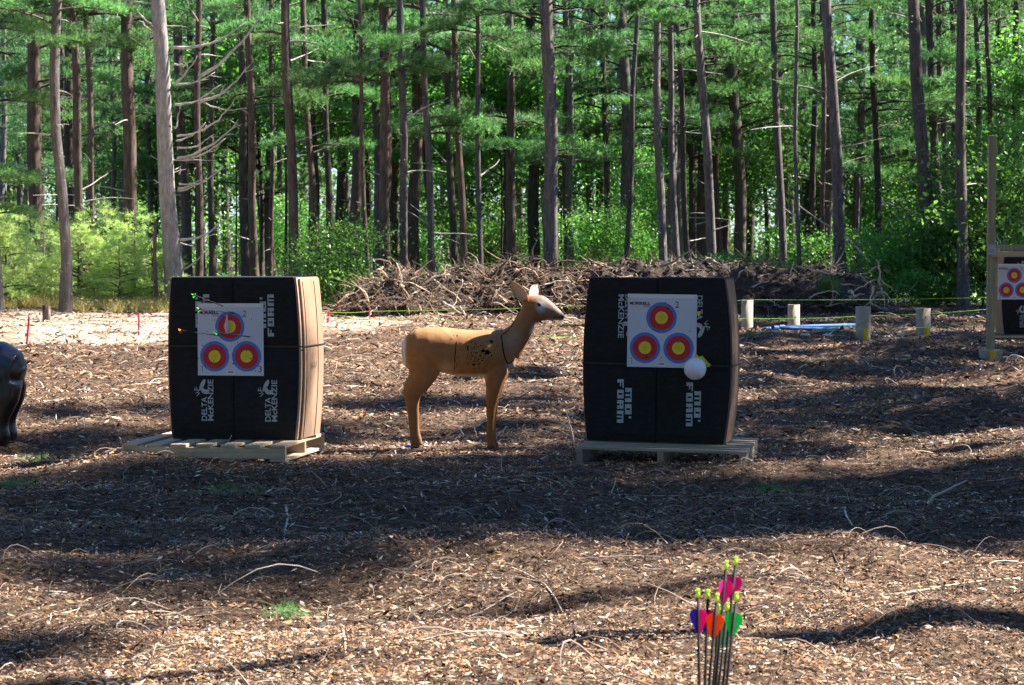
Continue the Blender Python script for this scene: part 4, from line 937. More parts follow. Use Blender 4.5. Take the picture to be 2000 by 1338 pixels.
tube_form('tan tube form with tall narrow yellow paint stripe, tallest of the four', 1685.5, 663, 598.5, 29.5, (-.1, .55, .19))
tube_form('tan tube form with a short yellow paint splash, nearest the timber post', 1803, 660, 602, 28.5, (-.1, .75, .15))
tube_form('grey tan tube form beside the right foam block', 1459, 648, 586, 23)
tube_form('grey tan tube form standing right behind the blue pipes', 1550, 647, 595, 23.5)

M_BPIPE = mat('blue_plastic_pipe', (.03, .11, .30), .6, .25)
def pipe(label, x0, y0, x1, y1, r0):
    Y0 = F_PX * CAM_H / (y0 - HOR + 2); Y1 = F_PX * CAM_H / (y1 - HOR + 2); a = P(x0, y0, Y0); b = P(x1, y1, Y1); a.z = gz(a.x, a.y) + r0 + .03; b.z = gz(b.x, b.y) + r0 + .03
    t = thing('plastic_pipe', label, 'pipe', a, group='blue pipes lying by the tube forms'); d = (b - a).normalized(); q = d.to_track_quat('Z', 'Y'); t.rotation_mode = 'QUATERNION'; t.rotation_quaternion = q; L_ = (b - a).length; n = 14
    mb = MB(); V = []
    for rr, z in ((r0, 0), (r0, L_ * .5), (r0, L_), (r0 - .005, L_), (r0 - .005, 0)): V += [(cos(2 * pi * k / n) * rr, sin(2 * pi * k / n) * rr, z) for k in range(n)]
    mb.add(V, [((i % 5) * n + k, (i % 5) * n + (k + 1) % n, ((i + 1) % 5) * n + (k + 1) % n, ((i + 1) % 5) * n + k) for i in range(5) for k in range(n)]); link('pipe_body', mb.mesh('pipe_body', True), M_BPIPE, t)
    mb = MB(); mb.tube([(0, 0, -.004), (0, 0, .10)], r0 + .007, 14, caps=False); link('socket_end', mb.mesh('socket_end', True), M_BPIPE, t)
pipe('upper blue pipe, long and thin, lying farthest back', 1494, 648.5, 1655, 646, .024)
pipe('lower blue pipe, shorter, lying in front of the others', 1510, 656, 1640, 651, .030)
pipe('middle blue pipe, its end hidden behind the striped tube form', 1522, 652, 1672, 646.5, .026)

M_PINK = mat('pink_stake_paint', (.80, .05, .17), .6, .3); M_TWINE = mat('lime_twine', (.30, .62, .08), .6, .3); M_TWINEY = mat('yellow_green_twine', (.55, .62, .10), .6, .3)
def stake(label, xt, yt, xb, yb, px=4):
    Y = F_PX * CAM_H / (yb - HOR + 1); a = P(xt, yt, Y); b = P(xb, yb, Y); r0 = px / 2 * Y / F_PX; b.z = gz(b.x, b.y) - .05
    mb = MB(); d = a - b; mb.box(-r0, r0, -r0, r0, .04, 1); q = Vector((0, 0, 1)).rotation_difference(d.normalized()); V = []
    for v in mb.v: V.append(Vector((v[0], v[1], v[2] * d.length)))
    V.append(Vector((0, 0, -.08))); mb.v = [tuple(q @ v) for v in V]; mb.f += [(0, 2, 8), (2, 6, 8), (6, 4, 8), (4, 0, 8)]; mb.c.append((0, 0, 0))
    o = link('marker_stake', mb.mesh('marker_stake'), M_PINK, None, loc=b); tag(o, label, 'stake', 'pink marker stakes along the twine'); return a
stake('leaning pink stake in pale sand left of the crooked trunk', 57, 618, 51, 671, 3.6)
stake('upright pink stake in pale sand between trunk and left target', 271, 612, 271, 655, 3.2)
stake('leaning bright pink stake just right of the left target', 643, 608, 639, 630, 4.5)
stake('thin upright pink stake in front of the root pile', 722, 600, 722, 626, 2.6)
def twine(label, pts, m, r0, group='lines of twine strung over the clearing'):
    P3 = [P(x, y, Y) for x, y, Y in pts]; out = []
    for a, b in zip(P3[:-1], P3[1:]):
        for i in range(8): s = i / 8; q = a.lerp(b, s); q.z -= .02 * sin(pi * s); out.append(q)
    out.append(P3[-1]); mb = MB(); mb.tube(out, r0, 5); o = link('twine', mb.mesh('twine', True), m); tag(o, label, 'twine', group)
twine('lime twine crossing the foot of the root pile, highest line', [(641, 609.5, 44), (722, 608, 44), (1150, 597, 43), (1470, 585.5, 42.5), (1930, 581, 42), (2060, 580, 42)], M_TWINE, .0045)
twine('lime twine just above the mulch behind the deer', [(641, 614, 43), (790, 622, 41), (1000, 628, 38), (1150, 632, 37), (1460, 622, 37), (1690, 617, 37), (1930, 604, 37)], M_TWINE, .0038)
twine('lime twine low across the tube forms, nearest line', [(1040, 655, 33), (1145, 655, 33), (1480, 648, 33.5), (1700, 641, 34), (1930, 632, 34), (2060, 629, 34)], M_TWINE, .0040)
twine('pale yellow twine over the sunny sand at far left', [(-40, 621, 44.5), (57, 621, 44.5), (271, 614, 46), (330, 611, 46.5), (641, 609.5, 44)], M_TWINEY, .0045)

M_STONE = mat('pale_field_stone', (.36, .34, .31), .85, .25, noise=(9, 1), col2=(.60, .57, .52), bump=(.3, .01), rand=.2)
def stone_mesh(seed):
    rn = random.Random(seed); bm = bmesh.new(); bmesh.ops.create_icosphere(bm, subdivisions=3, radius=1); nn_ = VN(seed)
    for v in bm.verts:
        k = 1 + .16 * float(nn_(v.co.x * 1.3 + 5, v.co.y * 1.3 + v.co.z * 1.7 + 7)) + .06 * float(nn_(v.co.x * 3, v.co.z * 3 + v.co.y * 2)); v.co *= k
        if v.co.z > .55: v.co.z = .55 + (v.co.z - .55) * .5
    me = bpy.data.meshes.new('stone'); bm.to_mesh(me); bm.free(); me.polygons.foreach_set('use_smooth', np.ones(len(me.polygons), bool)); me.materials.append(M_STONE); return me
SM = [stone_mesh(i) for i in range(5)]
def stone(label, x, y, px, hpx, grp='pale stones round the tube forms'):
    Y = F_PX * CAM_H / (y - HOR); c_ = P(x, y, Y); s = px / 2 * Y / F_PX; hz = hpx / 2 * Y / F_PX
    o = link('stone', SM[int(x) % 5], None, None, loc=(c_.x, Y + s * .3, gz(c_.x, Y) + hz * .55), rot=(0, 0, x), scale=(s, s * .8, hz)); tag(o, label, 'stone', grp)
for a in [('large pale stone in front of the blue pipes, left one', 1511, 664, 24, 11), ('pale stone with a stick over it in front of the pipes', 1573, 666, 20, 10), ('rounded white stone left of the grey tube form behind the pipes', 1531, 644, 24, 12),
          ('small stone beside the right target and first tube form', 1456, 649, 15, 7), ('grey stone just right of the striped tube form', 1712, 668, 17, 7), ('white stone by the tube form with paint splash', 1794, 664, 16, 7),
          ('flat grey stone right of the splashed tube form', 1829, 663, 22, 8), ('flat pale stone halfway to the timber post', 1865, 659, 22, 7), ('brown stone heap left of the striped tube form', 1618, 665, 22, 9),
          ('white stone in the sunny patch by the timber post foot, right one', 1985, 699, 17, 11), ('white stone in the sunny patch by the timber post foot, left one', 1964, 700, 12, 8), ('pale stone behind the pipes by the second tube form', 1583, 644, 13, 7),
          ('small pale stone right of the second tube form', 1603, 643, 13, 6), ('grey stone behind the middle of the pipes', 1635, 642, 16, 6), ('greyish stone near the left side of striped tube form', 1655, 641, 18, 8),
          ('small white stone behind the right target edge', 1463, 645, 8, 4), ('pale rock at the foot of the root pile, left', 812, 625, 15, 8), ('pale rock at the foot of the root pile, right', 836, 625, 19, 7),
          ('pale stone behind the throat of the deer', 1041, 665, 10, 6), ('small brown stone under twine behind the deer', 1022, 672, 8, 4)]:
    stone(*a)
rn = random.Random(8)
mv = MB()
for i in range(26):
    x, y = rn.uniform(1690, 1800), rn.uniform(660, 671); Y = F_PX * CAM_H / (y - HOR); c_ = P(x, y, Y); s = rn.uniform(.02, .05); z = gz(c_.x, Y); n = 6
    V = [(c_.x + cos(a) * s * rn.uniform(.7, 1.2), Y + sin(a) * s, z) for a in np.linspace(0, 2 * pi, n + 1)[:-1]] + [(c_.x + cos(a) * s * .6, Y + sin(a) * s * .6, z + s * .7) for a in np.linspace(0, 2 * pi, n + 1)[:-1]]
    mv.add(V, [(k, (k + 1) % n, n + (k + 1) % n, n + k) for k in range(n)] + [tuple(range(n, 2 * n))])
o = link('gravel', mv.mesh('gravel', True), M_STONE); tag(o, 'small pale gravel scattered between the two painted tube forms', 'gravel', None, 'stuff')

# ------------------------------------------------------------------ timber stand with the third target
M_TIMB = mat('treated_timber', (.27, .26, .17), .8, .25, noise=(7, .3), stretch=(4, 4, .25), bump=(.2, .002)); M_TIMB2 = mat('lighter_timber', (.40, .34, .22), .8, .25, noise=(7, .25), stretch=(.3, 4, 4))
M_GALV = mat('galvanised_bracket', (.33, .38, .46), .4, .5, noise=(20, .15)); M_GALV.node_tree.nodes['Principled BSDF'].inputs['Metallic'].default_value = .5
st_p = P(1934, 694, 28.8); stz = gz(st_p.x, 28.8); ST = F_PX / 28.8
stand = thing('target_stand', 'tall timber post frame with cross beam at the right edge', 'target stand', (st_p.x, 28.8, stz))
def sb(name, m, x0, x1, y0, y1, z0, z1, bev=.004): mb = MB(); mb.box(x0, x1, y0, y1, z0, z1); return link(name, mb.mesh(name, bevel=bev), m, stand)
hz_ = lambda y: P(1934, y, 28.8).z - stz
for k, dx in enumerate((0, 1.62)):
    sb('post', M_TIMB, dx - .045, dx + .045, -.045, .045, .06, hz_(265 if k == 0 else 480))
    sb('footing', M_CONC, dx - .115, dx + .125, -.12, .12, -.1, hz_(683))
    o = sb('paint_mark', M_SPRAY, dx - .03, dx + .055, -.1225, -.1205, -.05, hz_(685), .0005)
sb('beam', M_TIMB2, -.012, 1.66, -.09, -.047, hz_(502), hz_(491)); sb('beam', M_TIMB, .05, 1.565, .0, .04, hz_(490), hz_(478))
for dx in (0, 1.62):
    sb('bracket', M_GALV, dx - .048, dx + .07, -.0965, -.0915, hz_(498), hz_(492) + .004, .001); sb('bracket', M_GALV, dx - .05, dx + .055, -.052, -.0465, hz_(491) + .003, hz_(477), .001)
    sb('block', M_TIMB2, dx + (.058 if dx == 0 else -.1), dx + (.1 if dx == 0 else -.058), -.04, .03, hz_(490), hz_(478))
sb('hanging_strut', M_TIMB2, .05, .07, -.02, .03, hz_(560), hz_(500), .002)
sb('shelf_board', mat('dark_shelf_board', (.10, .08, .05), .8, .2), .07, 1.55, .1, .5, hz_(664), hz_(655)); sb('brace', M_TIMB2, .04, 1.58, .05, .09, hz_(661), hz_(656)); sb('side_cleat', M_TIMB2, -.085, -.05, -.02, .03, hz_(640), hz_(628))
B3 = P(2016, 656, 29.4)
b3 = bale('foam_target', 'black foam block target hanging in the timber stand at right edge', (B3.x, 29.15, B3.z), R(3), (0, 0), .87, 1.04, .40, (.05, .05),
          dict(mid=.5, top=0, ply=.014, layers=2, step=0, brown=False, print=mo(-.250, .665, .935, 'up') + mo(.185, .665, .935, 'up') + dm(-.215, .118, .385, 'up') + dm(.215, .118, .385, 'up')), .53)
lx, lz = at_face(b3, 1948, 585, 29); rx, _ = at_face(b3, 2013.5, 585, 29)
face('small far paper face with three spots in the timber stand', b3, lx, lz, rx - lx, [(40, 60, 1)])

# ------------------------------------------------------------------ odd bits in the clearing
o = link('stump', trunk_mesh([(0, 0, -.1), (.01, 0, .1), (0, 0, .3), (.01, .01, P(91, 604, 47).z - gz(P(91, 636, 47).x, 40.5) - .02)], [.085, .075, .07, .068], 12, 4), M_BARKR, None, loc=(P(91, 636, 41).x, 41, gz(P(91, 636, 41).x, 41))); tag(o, 'short cut stump at the edge of the sunny sand, left', 'stump')
o.data.name = 'stump'
o = link('plastic_scrap', (lambda mb: (mb.tube([(-.035, 0, .014), (-.01, -.01, .022), (.015, 0, .012), (.04, .006, .016)], [(.014, .008), (.018, .01), (.016, .009), (.012, .005)], 7), mb.mesh('plastic_scrap', True))[1])(MB()), mat('bright_blue_plastic', (.03, .18, .85), .35, .5), None, loc=P(802, 880, 15.9)); o.location.z = gz(o.location.x, 15.9) + .01
tag(o, 'bright blue plastic scrap lying by the hind hoof of the deer', 'plastic scrap')
o = link('plastic_pipe', (lambda mb: (mb.tube([(0, 0, 0), (0, 0, .06), (-.02, 0, .10), (-.045, .01, .115)], [.009] * 4, 7), mb.mesh('plastic_pipe', True))[1])(MB()), mat('grey_white_plastic', (.5, .52, .55), .5, .4), None, loc=(P(84, 760, 22.6).x, 22.6, gz(P(84, 760, 22.6).x, 22.6))); tag(o, 'short hooked pale stick standing in the mulch near the bear', 'stick')
# single sticks and chunks one can pick out: (x, y) start, (x, y) end, thickness in px, lift, colour, label
SC_ = [(.55, .46, .36), (.36, .27, .19), (.15, .11, .08), (.62, .56, .48)]
def stick(x0, y0, x1, y1, px, lift, col, label, curve=.0, forks=()):
    Y0 = F_PX * CAM_H / (y0 - HOR); Y1 = F_PX * CAM_H / (y1 - HOR) if lift is None else Y0; a = P(x0, y0, Y0); b = P(x1, y1, Y1)
    rn = random.Random(int(x0 + y0 * 3)); r0 = px / 2 * Y0 / F_PX; n = 8; pts = []
    for i in range(n):
        s = i / (n - 1); q = a.lerp(b, s); q += Vector((.45 * curve * sin(s * pi) * (b - a).length * (0 if lift is None else 1), curve * sin(s * pi) * (b - a).length * (1 if lift is None else 0), 0)) + Vector((rn.uniform(-1, 1), rn.uniform(-1, 1), 0)) * r0 * .8
        if lift is None: q.z = gz(q.x, q.y) + r0 * .9 + .004
        pts.append(q)
    if lift is not None: pts[0].z = gz(a.x, a.y) - .01
    c0 = Vector(pts[0]); mb = MB(); mb.tube([p - c0 for p in pts], [r0 * (1.1 - .6 * i / (n - 1)) for i in range(n)], 7, col=col)
    for fs, fx, fy in forks:
        k = int(fs * (n - 1)); e = P(fx, fy, pts[k].y); m_ = pts[k].lerp(e, .5) + Vector((rn.uniform(-.01, .01), 0, rn.uniform(-.01, .01))); mb.tube([pts[k] - c0, m_ - c0, e - c0], [r0 * .7, r0 * .5, r0 * .25], 6, col=col)
    o = link('stick', mb.mesh('stick', True, True), M_ROOT, None, loc=c0); tag(o, label, 'stick', 'loose sticks lying on the mulch')
for a in [(774, 1248, 975, 1268, 11, None, SC_[1], 'thick split brown branch lying in the sunny foreground', .12), (240, 1232, 480, 1190, 6, None, SC_[2], 'long dark branch crossing from shade into sun at lower left', .05),
          (1812, 975, 1888, 938, 6, 0, SC_[0], 'pale stick leaning up at right in the dark mulch', .05), (560, 975, 540, 1072, 5, None, SC_[0], 'curved pale stick in the dark shade left of centre', .1), (1650, 985, 1664, 1014, 6, None, SC_[3], 'short whitish curved bark strip in shade at right', .2),
          (1200, 1105, 1227, 1042, 3.5, 0, SC_[1], 'thin straight twig leaning right, centre foreground', .04), (1625, 1115, 1700, 1170, 3, None, SC_[2], 'dark bent twig on the right foreground mound', .1), (1655, 1100, 1668, 1072, 5, 0, SC_[1], 'stubby brown twig upright on the foreground mound', .1),
          (1060, 845, 1140, 862, 3, None, SC_[0], 'long pale twig right of the deer legs', .1), (1120, 862, 1105, 800, 4, 0, SC_[3], 'pale stick leaning by the right target', .02), (1092, 846, 1118, 805, 3, 0, SC_[0], 'bent pale branch at left edge of the right target', -.1, ((.99, 1143, 825),)),
          (905, 855, 898, 836, 4, 0, SC_[3], 'short pale broken stub between the deer legs, left', .1), (930, 858, 927, 834, 3.5, 0, SC_[3], 'short pale upright stub between the deer legs, right', .0), (1004, 860, 1025, 828, 3.5, 0, SC_[0], 'forked pale twig standing right of the front hoof', .1, ((.5, 1003, 835), (.4, 985, 850))),
          (968, 856, 990, 832, 4.5, 0, SC_[3], 'pale splinter leaning against the front leg of the deer', .0), (680, 1006, 700, 1040, 3, None, SC_[1], 'short brown twig in the shade at centre left', .2), (0, 1212, 190, 1240, 5, None, SC_[1], 'brown stick at the lower left edge in sun', -.06),
          (196, 905, 262, 872, 4.5, 0, SC_[0], 'pale stick leaning on the left corner of the left pallet', .02), (440, 905, 452, 850, 2.5, 0, SC_[0], 'thin curled twig standing before the left pallet', -.25), (350, 904, 356, 888, 5, 0, SC_[0], 'short pale splinter upright before the left pallet', 0),
          (306, 1040, 350, 1090, 3.5, None, SC_[2], 'dark curved twig in the deepest shade at left', .15), (1720, 1200, 2000, 1182, 5.5, None, SC_[0], 'long whitish stick at the right edge of the foreground', .04), (1470, 1150, 1760, 1152, 6, None, SC_[0], 'bleached stick right of the coloured arrows', .05),
          (1560, 1240, 1720, 1282, 5, None, SC_[1], 'brown stick in the lower right shadow band', .1), (1000, 1130, 1120, 1195, 4, None, SC_[0], 'pale crooked stick in the sunny foreground centre', .1), (660, 1190, 675, 1320, 5, None, SC_[0], 'pale stick pointing down at lower centre', .06, ()),
          (120, 1250, 240, 1232, 5, None, SC_[1], 'short reddish stick in the sun at lower left', .1), (520, 800, 610, 812, 3, None, SC_[0], 'thin twig under the left target side', .1), (1960, 700, 1985, 690, 3, None, SC_[2], 'dark twig by the timber post', .1),
          (1700, 830, 1860, 842, 3.5, None, SC_[0], 'long pale twig in streaky mulch at right', .06), (1500, 760, 1640, 770, 4, None, SC_[0], 'pale branch lying behind the right target', .05), (60, 800, 180, 790, 4, None, SC_[1], 'brown branch lying between bear and left target', .05)]:
    stick(*a)
# fallen pine sprigs
for i, (x, y, s, lab) in enumerate([(455, 958, .09, 'green pine sprig in the dark mulch below the left pallet'), (75, 888, .12, 'green pine sprig near the foot of the bear'), (30, 955, .10, 'green pine sprig at the far left edge'), (562, 1175, .035, 'small green sprig in the centre left foreground'), (1512, 962, .08, 'faint green sprig right of the foreground arrows')]):
    Y = F_PX * CAM_H / (y - HOR); c_ = P(x, y, Y); r_ = np.random.default_rng(i); cc_ = r_.normal(size=(34, 3)) * np.array([s, s * .6, .012]); V, F = needles(cc_, unit(r_.normal(size=(34, 3)) * np.array([1, 1, .2]) + np.array([0, 0, .3])), 9, .055, .0022, .5, r_)
    o = link('pine_sprig', mk_mesh('pine_sprig', V, F), M_PINE, None, loc=(c_.x, Y, gz(c_.x, Y) + .03)); tag(o, lab, 'pine sprig', 'fallen pine sprigs on the mulch')

# ------------------------------------------------------------------ forest
PC = [pine_crown('crown', 100 + i, 10, 2.5, 34, 46, L=.15, wd=.017, nn=9) for i in range(4)]            # tall crowns
PS = [pine_crown('crown', 120 + i, 6, 2.4, 28, 90, L=.15, wd=.018, nn=8, base=.8) for i in range(3)]    # lower layered crowns
PB = [pine_crown('live_bough', 140 + i, .45, 1.9, 4, 190, L=.14, wd=.015, nn=9, base=1, up=.15) for i in range(3)]  # a few boughs
YP = [pine_crown('crown', 160 + i, 2.0, .95, 40, 50, L=.11, wd=.009, nn=8, base=.9, up=.35, mats=[M_SAPL, M_BARK]) for i in range(3)]
PD = [pine_crown('crown', 180 + i, 9, 2.5, 60, 95, L=.19, wd=.034, nn=8, wood=True) for i in range(2)]
LC = [leafy_crown('crown', 200 + i, 1.5, 1.7, 60, 120, .058) for i in range(4)]
LB = [leafy_crown('crown', 220 + i, .8, .62, 34, 80, .05) for i in range(3)]
GN = {'i': 0}
HERO = []
def pine(label, xb, xt, wpx, Y, m, crown=None, H=15.0, z0=7.0, boughs=(), dead=0, wob=.03, name='pine_tree', deadsep=False, grp='pines along the edge of the clearing', base_y=None, stub=True):
    GN['i'] += 1; rn = random.Random(GN['i'] * 13 + int(xb)); a = P(xb, 530, Y); b = P(xt, 0, Y); X0 = a.x; gzz = gz(X0, Y)
    lean = (b.x - a.x) / (b.z - a.z); X0 = a.x - lean * (a.z - gzz); r0 = wpx / 2 * Y / F_PX
    if Y < 57 and crown is not None: z0 = 12.5 + rn.random(); H = 19
    t = thing(name, label, 'tree', (X0, Y, gzz - .15), group=grp); n = 16 if H > 6 else 9; pts = []; rad = []
    for i in range(n):
        s = i / (n - 1); z = H * s; pts.append((lean * z + wob * sin(z * 1.1 + GN['i']) + rn.uniform(-.01, .01), wob * sin(z * .7 + 1), z))
        rad.append(r0 * (1.12 - .55 * min(1.35, s * H / 15)) * (1.35 if i == 0 else 1) if H > 5 else r0 * (1.1 - .5 * s))
    link('trunk', trunk_mesh(pts, rad, 12 if wpx > 10 else 8, GN['i']), m, t)
    def at(z): s = min(max(z / H, 0), 1) * (n - 1); i = min(int(s), n - 2); return Vector(pts[i]).lerp(Vector(pts[i + 1]), s - i)
    if crown is not None:
        o = link('crown', crown, None, t, loc=at(z0), rot=(0, 0, rn.random() * 6.28), scale=(1, 1, 1)); nf = Y < 57; k = max(.5, (H - z0) / (crown.vertices and max(1, crown_h(crown)))); o.scale = (.5, .5, k) if nf else (.9 + .25 * rn.random(), .9 + .25 * rn.random(), k)
    for z, rz_, sc_ in boughs:
        o = link('live_bough', rn.choice(PB), None, t, loc=at(z), rot=(0, 0, rz_), scale=(sc_,) * 3)
    if stub and dead:
        mb = MB()
        for i in range(dead):
            z = rn.uniform(1.2, min(H, 9)); az = rn.uniform(0, 2 * pi); ln = rn.choice([.12, .2, .3, .5, .9, 1.3]) * rn.uniform(.7, 1.3); p = at(z)
            pp, rr = crooked(p, (cos(az), sin(az), rn.uniform(-.1, .45)), ln, .012 + .006 * ln, 5, .1, .12, rn); mb.tube(pp, rr, 4, caps=False)
        o = link('dead_branches', mb.mesh('dead_branches', True), M_DEAD, t); o['kind'] = 'stuff'
    HERO.append((xb, label)); return t, at
CH = {}
def crown_h(me):
    if me.name not in CH: CH[me.name] = max(v.co.z for v in me.vertices)
    return CH[me.name]
G_, R__, D_, L__ = M_BARK, M_BARKR, M_BARKD, M_BARKP
# (label, x at pile height, x at top of photo, width px, distance, bark, live boughs (height, turn, size), dead stubs, crown start)
rows = [
 ('thick reddish pine trunk behind the bright saplings at far left', 72, 62, 25, 55, R__, [(6.2, 1, 1.1), (5.2, 2, 1.2), (6.9, 4, 1.2)], 8, 5.6),
 ('reddish pine trunk, straight, third from the left edge', 161, 143, 16, 52, R__, [(6.0, 2, 1.0), (6.4, 5, 1.2), (6.8, 3, 1.2)], 14, 6.0),
 ('slim reddish pine trunk close beside the straight reddish one', 182, 170, 12, 52.5, R__, [(5.8, .5, 1), (6.5, 3, 1.1)], 12, 5.8),
 ('thick smooth brown pine trunk standing left of the sunlit pale trunk', 255, 249, 25, 53, R__, [(6.7, 4, 1.1), (6.3, 1, 1.2)], 6, 6.8),
 ('dark pine trunk just behind the sunlit pale trunk on its right', 366, 345, 19, 60, D_, [(4.6, 2.5, 1.1)], 10, 7),
 ('slim brown pine trunk among the white dead branches', 388, 387, 13, 52, R__, [], 10, 8),
 ('slim dark brown trunk right of the white dead branches', 412, 414, 12, 58, D_, [(5, 1, 1)], 8, 6.5),
 ('dark trunk above the left corner of the left target block', 478, 470, 15, 60, D_, [(5.2, 3, 1.1)], 8, 7),
 ('brown trunk above the middle of the left target block', 498, 485, 15, 54, R__, [(4.6, .3, 1.2), (6.6, 2, 1)], 12, 7.5),
 ('thin brown trunk between two thicker ones above the left target', 530, 530, 9, 57, R__, [(6, 0, 1)], 10, 7),
 ('thick grey brown trunk above the right half of the left target', 576, 557, 19, 52, R__, [(5.9, 3.4, 1.0)], 14, 7.6),
 ('reddish trunk just right of the left target top corner', 618, 590, 13, 55, R__, [(3.6, 0, .9), (6, 4, 1)], 10, 6.8),
 ('slim dark trunk forking high up, left end of the root pile', 649, 630, 12, 57, D_, [(5.0, 1.5, 1.1)], 6, 6),
 ('very thin straight trunk at the left slope of the root pile', 716, 701, 8.5, 50.5, R__, [(4.9, 3, 1.1), (5.6, 5.5, 1)], 12, 7),
 ('thick brown trunk of the close pair behind the root pile', 754, 749, 19, 52, R__, [(5.0, 3.6, 1.2), (5.3, .8, 1)], 12, 7.2),
 ('paler slimmer trunk of the close pair behind the root pile', 791, 783, 15, 51, G_, [(5.2, .4, .8)], 14, 8),
 ('grey lichened trunk right of the close pair', 844, 826, 13, 52, G_, [(3.9, .2, 1.1), (6.5, 3, 1)], 10, 7.2),
 ('brown trunk rising behind the hump of the root pile', 906, 886, 13.5, 53, R__, [(3.9, 2.7, 1.1), (6, 1, 1.2)], 10, 6.5),
 ('dim trunk half hidden left of the brown trunk over the pile hump', 887, 869, 13, 60, D_, [(5.6, 2, 1)], 6, 6),
 ('slender grey speckled trunk above the back of the deer', 938, 931, 10, 52, G_, [(5.9, 1, 1)], 16, 7),
 ('dark thick trunk with heavy foliage left of the big grey trunk', 1000, 995, 18, 56, D_, [(4.2, 1, 1.3), (3.6, 4, 1), (5.4, 5.3, 1.3), (6.1, 2.6, 1.2)], 8, 5),
 ('big grey trunk with lichen directly behind the deer head', 1080, 1070, 27, 51.5, G_, [(6.3, 3.0, 1.2), (5.6, .2, 1.1), (3.4, 0, .9)], 12, 8.5),
 ('dim trunk between the big grey trunk and the right target', 1188, 1178, 12, 62, D_, [(5.5, 2, 1.2)], 6, 5),
 ('slim grey trunk with leafy top left of the right target seam', 1222, 1245, 10, 56, G_, [(6, 2, 1)], 6, 6.4),
 ('grey speckled trunk above the middle of the right target', 1293, 1281, 15, 51.5, G_, [(6.3, 5, .8)], 16, 8),
 ('straight bluish grey trunk above the right half of the right target', 1320, 1306, 12, 52, G_, [(6.5, 1, .8)], 6, 8),
 ('dark slim trunk right of the straight bluish grey one', 1345, 1322, 11, 58, D_, [(4.4, 1, 1), (6, 3, 1)], 10, 6),
 ('stout red brown trunk in shade behind the leaning grey one', 1374, 1371, 22, 66, R__, [(5.6, 3, 1.4), (6.4, 0, 1.4)], 6, 6.2),
 ('grey trunk leaning left above the right target corner', 1396, 1362, 17, 52, G_, [(6.6, 3, .9), (5.4, 0, 1.1)], 14, 7.8),
 ('short dark trunk visible low beside the leaning grey trunk', 1415, 1414, 11, 68, D_, [(5, 1, 1.3), (5.9, 4, 1.4)], 4, 5),
 ('kinked grey trunk that bends near the top right of centre', 1531, 1508, 14, 53, G_, [(6, .5, 1.1)], 12, 7.4),
 ('thin pale grey pole like trunk right of the kinked one', 1558, 1554, 8, 51, G_, [], 12, 9),
 ('dark trunk between pale pole and thin brown one', 1588, 1590, 12, 62, D_, [(5.2, 2, 1.3)], 8, 5.8),
 ('thin brown trunk left of the big leaning grey brown trunk', 1608, 1606, 9.5, 54, R__, [(6.2, 3, 1)], 14, 7),
 ('big grey brown trunk leaning left over the right pile', 1646, 1616, 22, 52, G_, [(6.6, 0, .8)], 16, 8),
 ('dark slim trunk with many side branches over the end of the right pile', 1718, 1703, 13, 55, D_, [(4.5, .3, 1.4), (4.9, 3, 1.1)], 22, 6.6),
 ('very thick grey trunk leaning left, right third of the photo', 1817, 1783, 25, 52, G_, [(6.9, 3, .8)], 16, 8.4),
 ('dark trunk directly behind the very thick leaning one', 1840, 1812, 17, 58, D_, [(5.8, 1, 1.2)], 16, 7),
 ('dim slim trunk between the thick leaning and the lichened trunk', 1867, 1860, 11, 62, D_, [(5.4, 2, 1.2)], 10, 6),
 ('slim grey trunk left of the timber post', 1915, 1907, 12, 58, G_, [(5, 3, 1.2)], 14, 6.4),
 ('thin brown trunk rising right behind the tip of the timber post', 1937, 1928, 10, 56, R__, [(4.6, 1, 1)], 16, 6.8),
 ('dark trunk at the right edge above the timber beam', 1957, 1950, 13, 60, D_, [(4.9, 1, 1.2)], 14, 5.4),
 ('outermost dark trunk at the right edge of the photo', 1990, 1984, 15, 57, D_, [(4.6, 2.5, 1.3), (5.4, 1, 1.2)], 14, 5.6)]
for i, (lab, xb, xt, wp, Y, m, bo, dd, z0) in enumerate(rows):
    pine(lab, xb, xt, wp, Y, m, crown=PC[i % 4] if i % 3 else PS[i % 3], H=14 + (i * 7 % 5), z0=z0, boughs=bo, dead=dd)
pine('crooked grey brown trunk standing in the sunny sand at left', 123, 108, 20, 47.3, G_, crown=PC[1], H=14, z0=5.6, boughs=[(5.4, 1, .9), (5.9, 3.2, 1.1), (6.5, 5, 1.2)], dead=10, wob=.07)
pine('lichen speckled grey trunk reaching the mulch near the timber post', 1880, 1875, 20, 49.5, G_, crown=PC[2], H=16, z0=8, boughs=[], dead=10)
t, at = pine('big sunlit pale trunk with long white dead branches, left', 338, 309, 31, 50.2, L__, crown=PC[0], H=16, z0=8.5, boughs=[], dead=22)
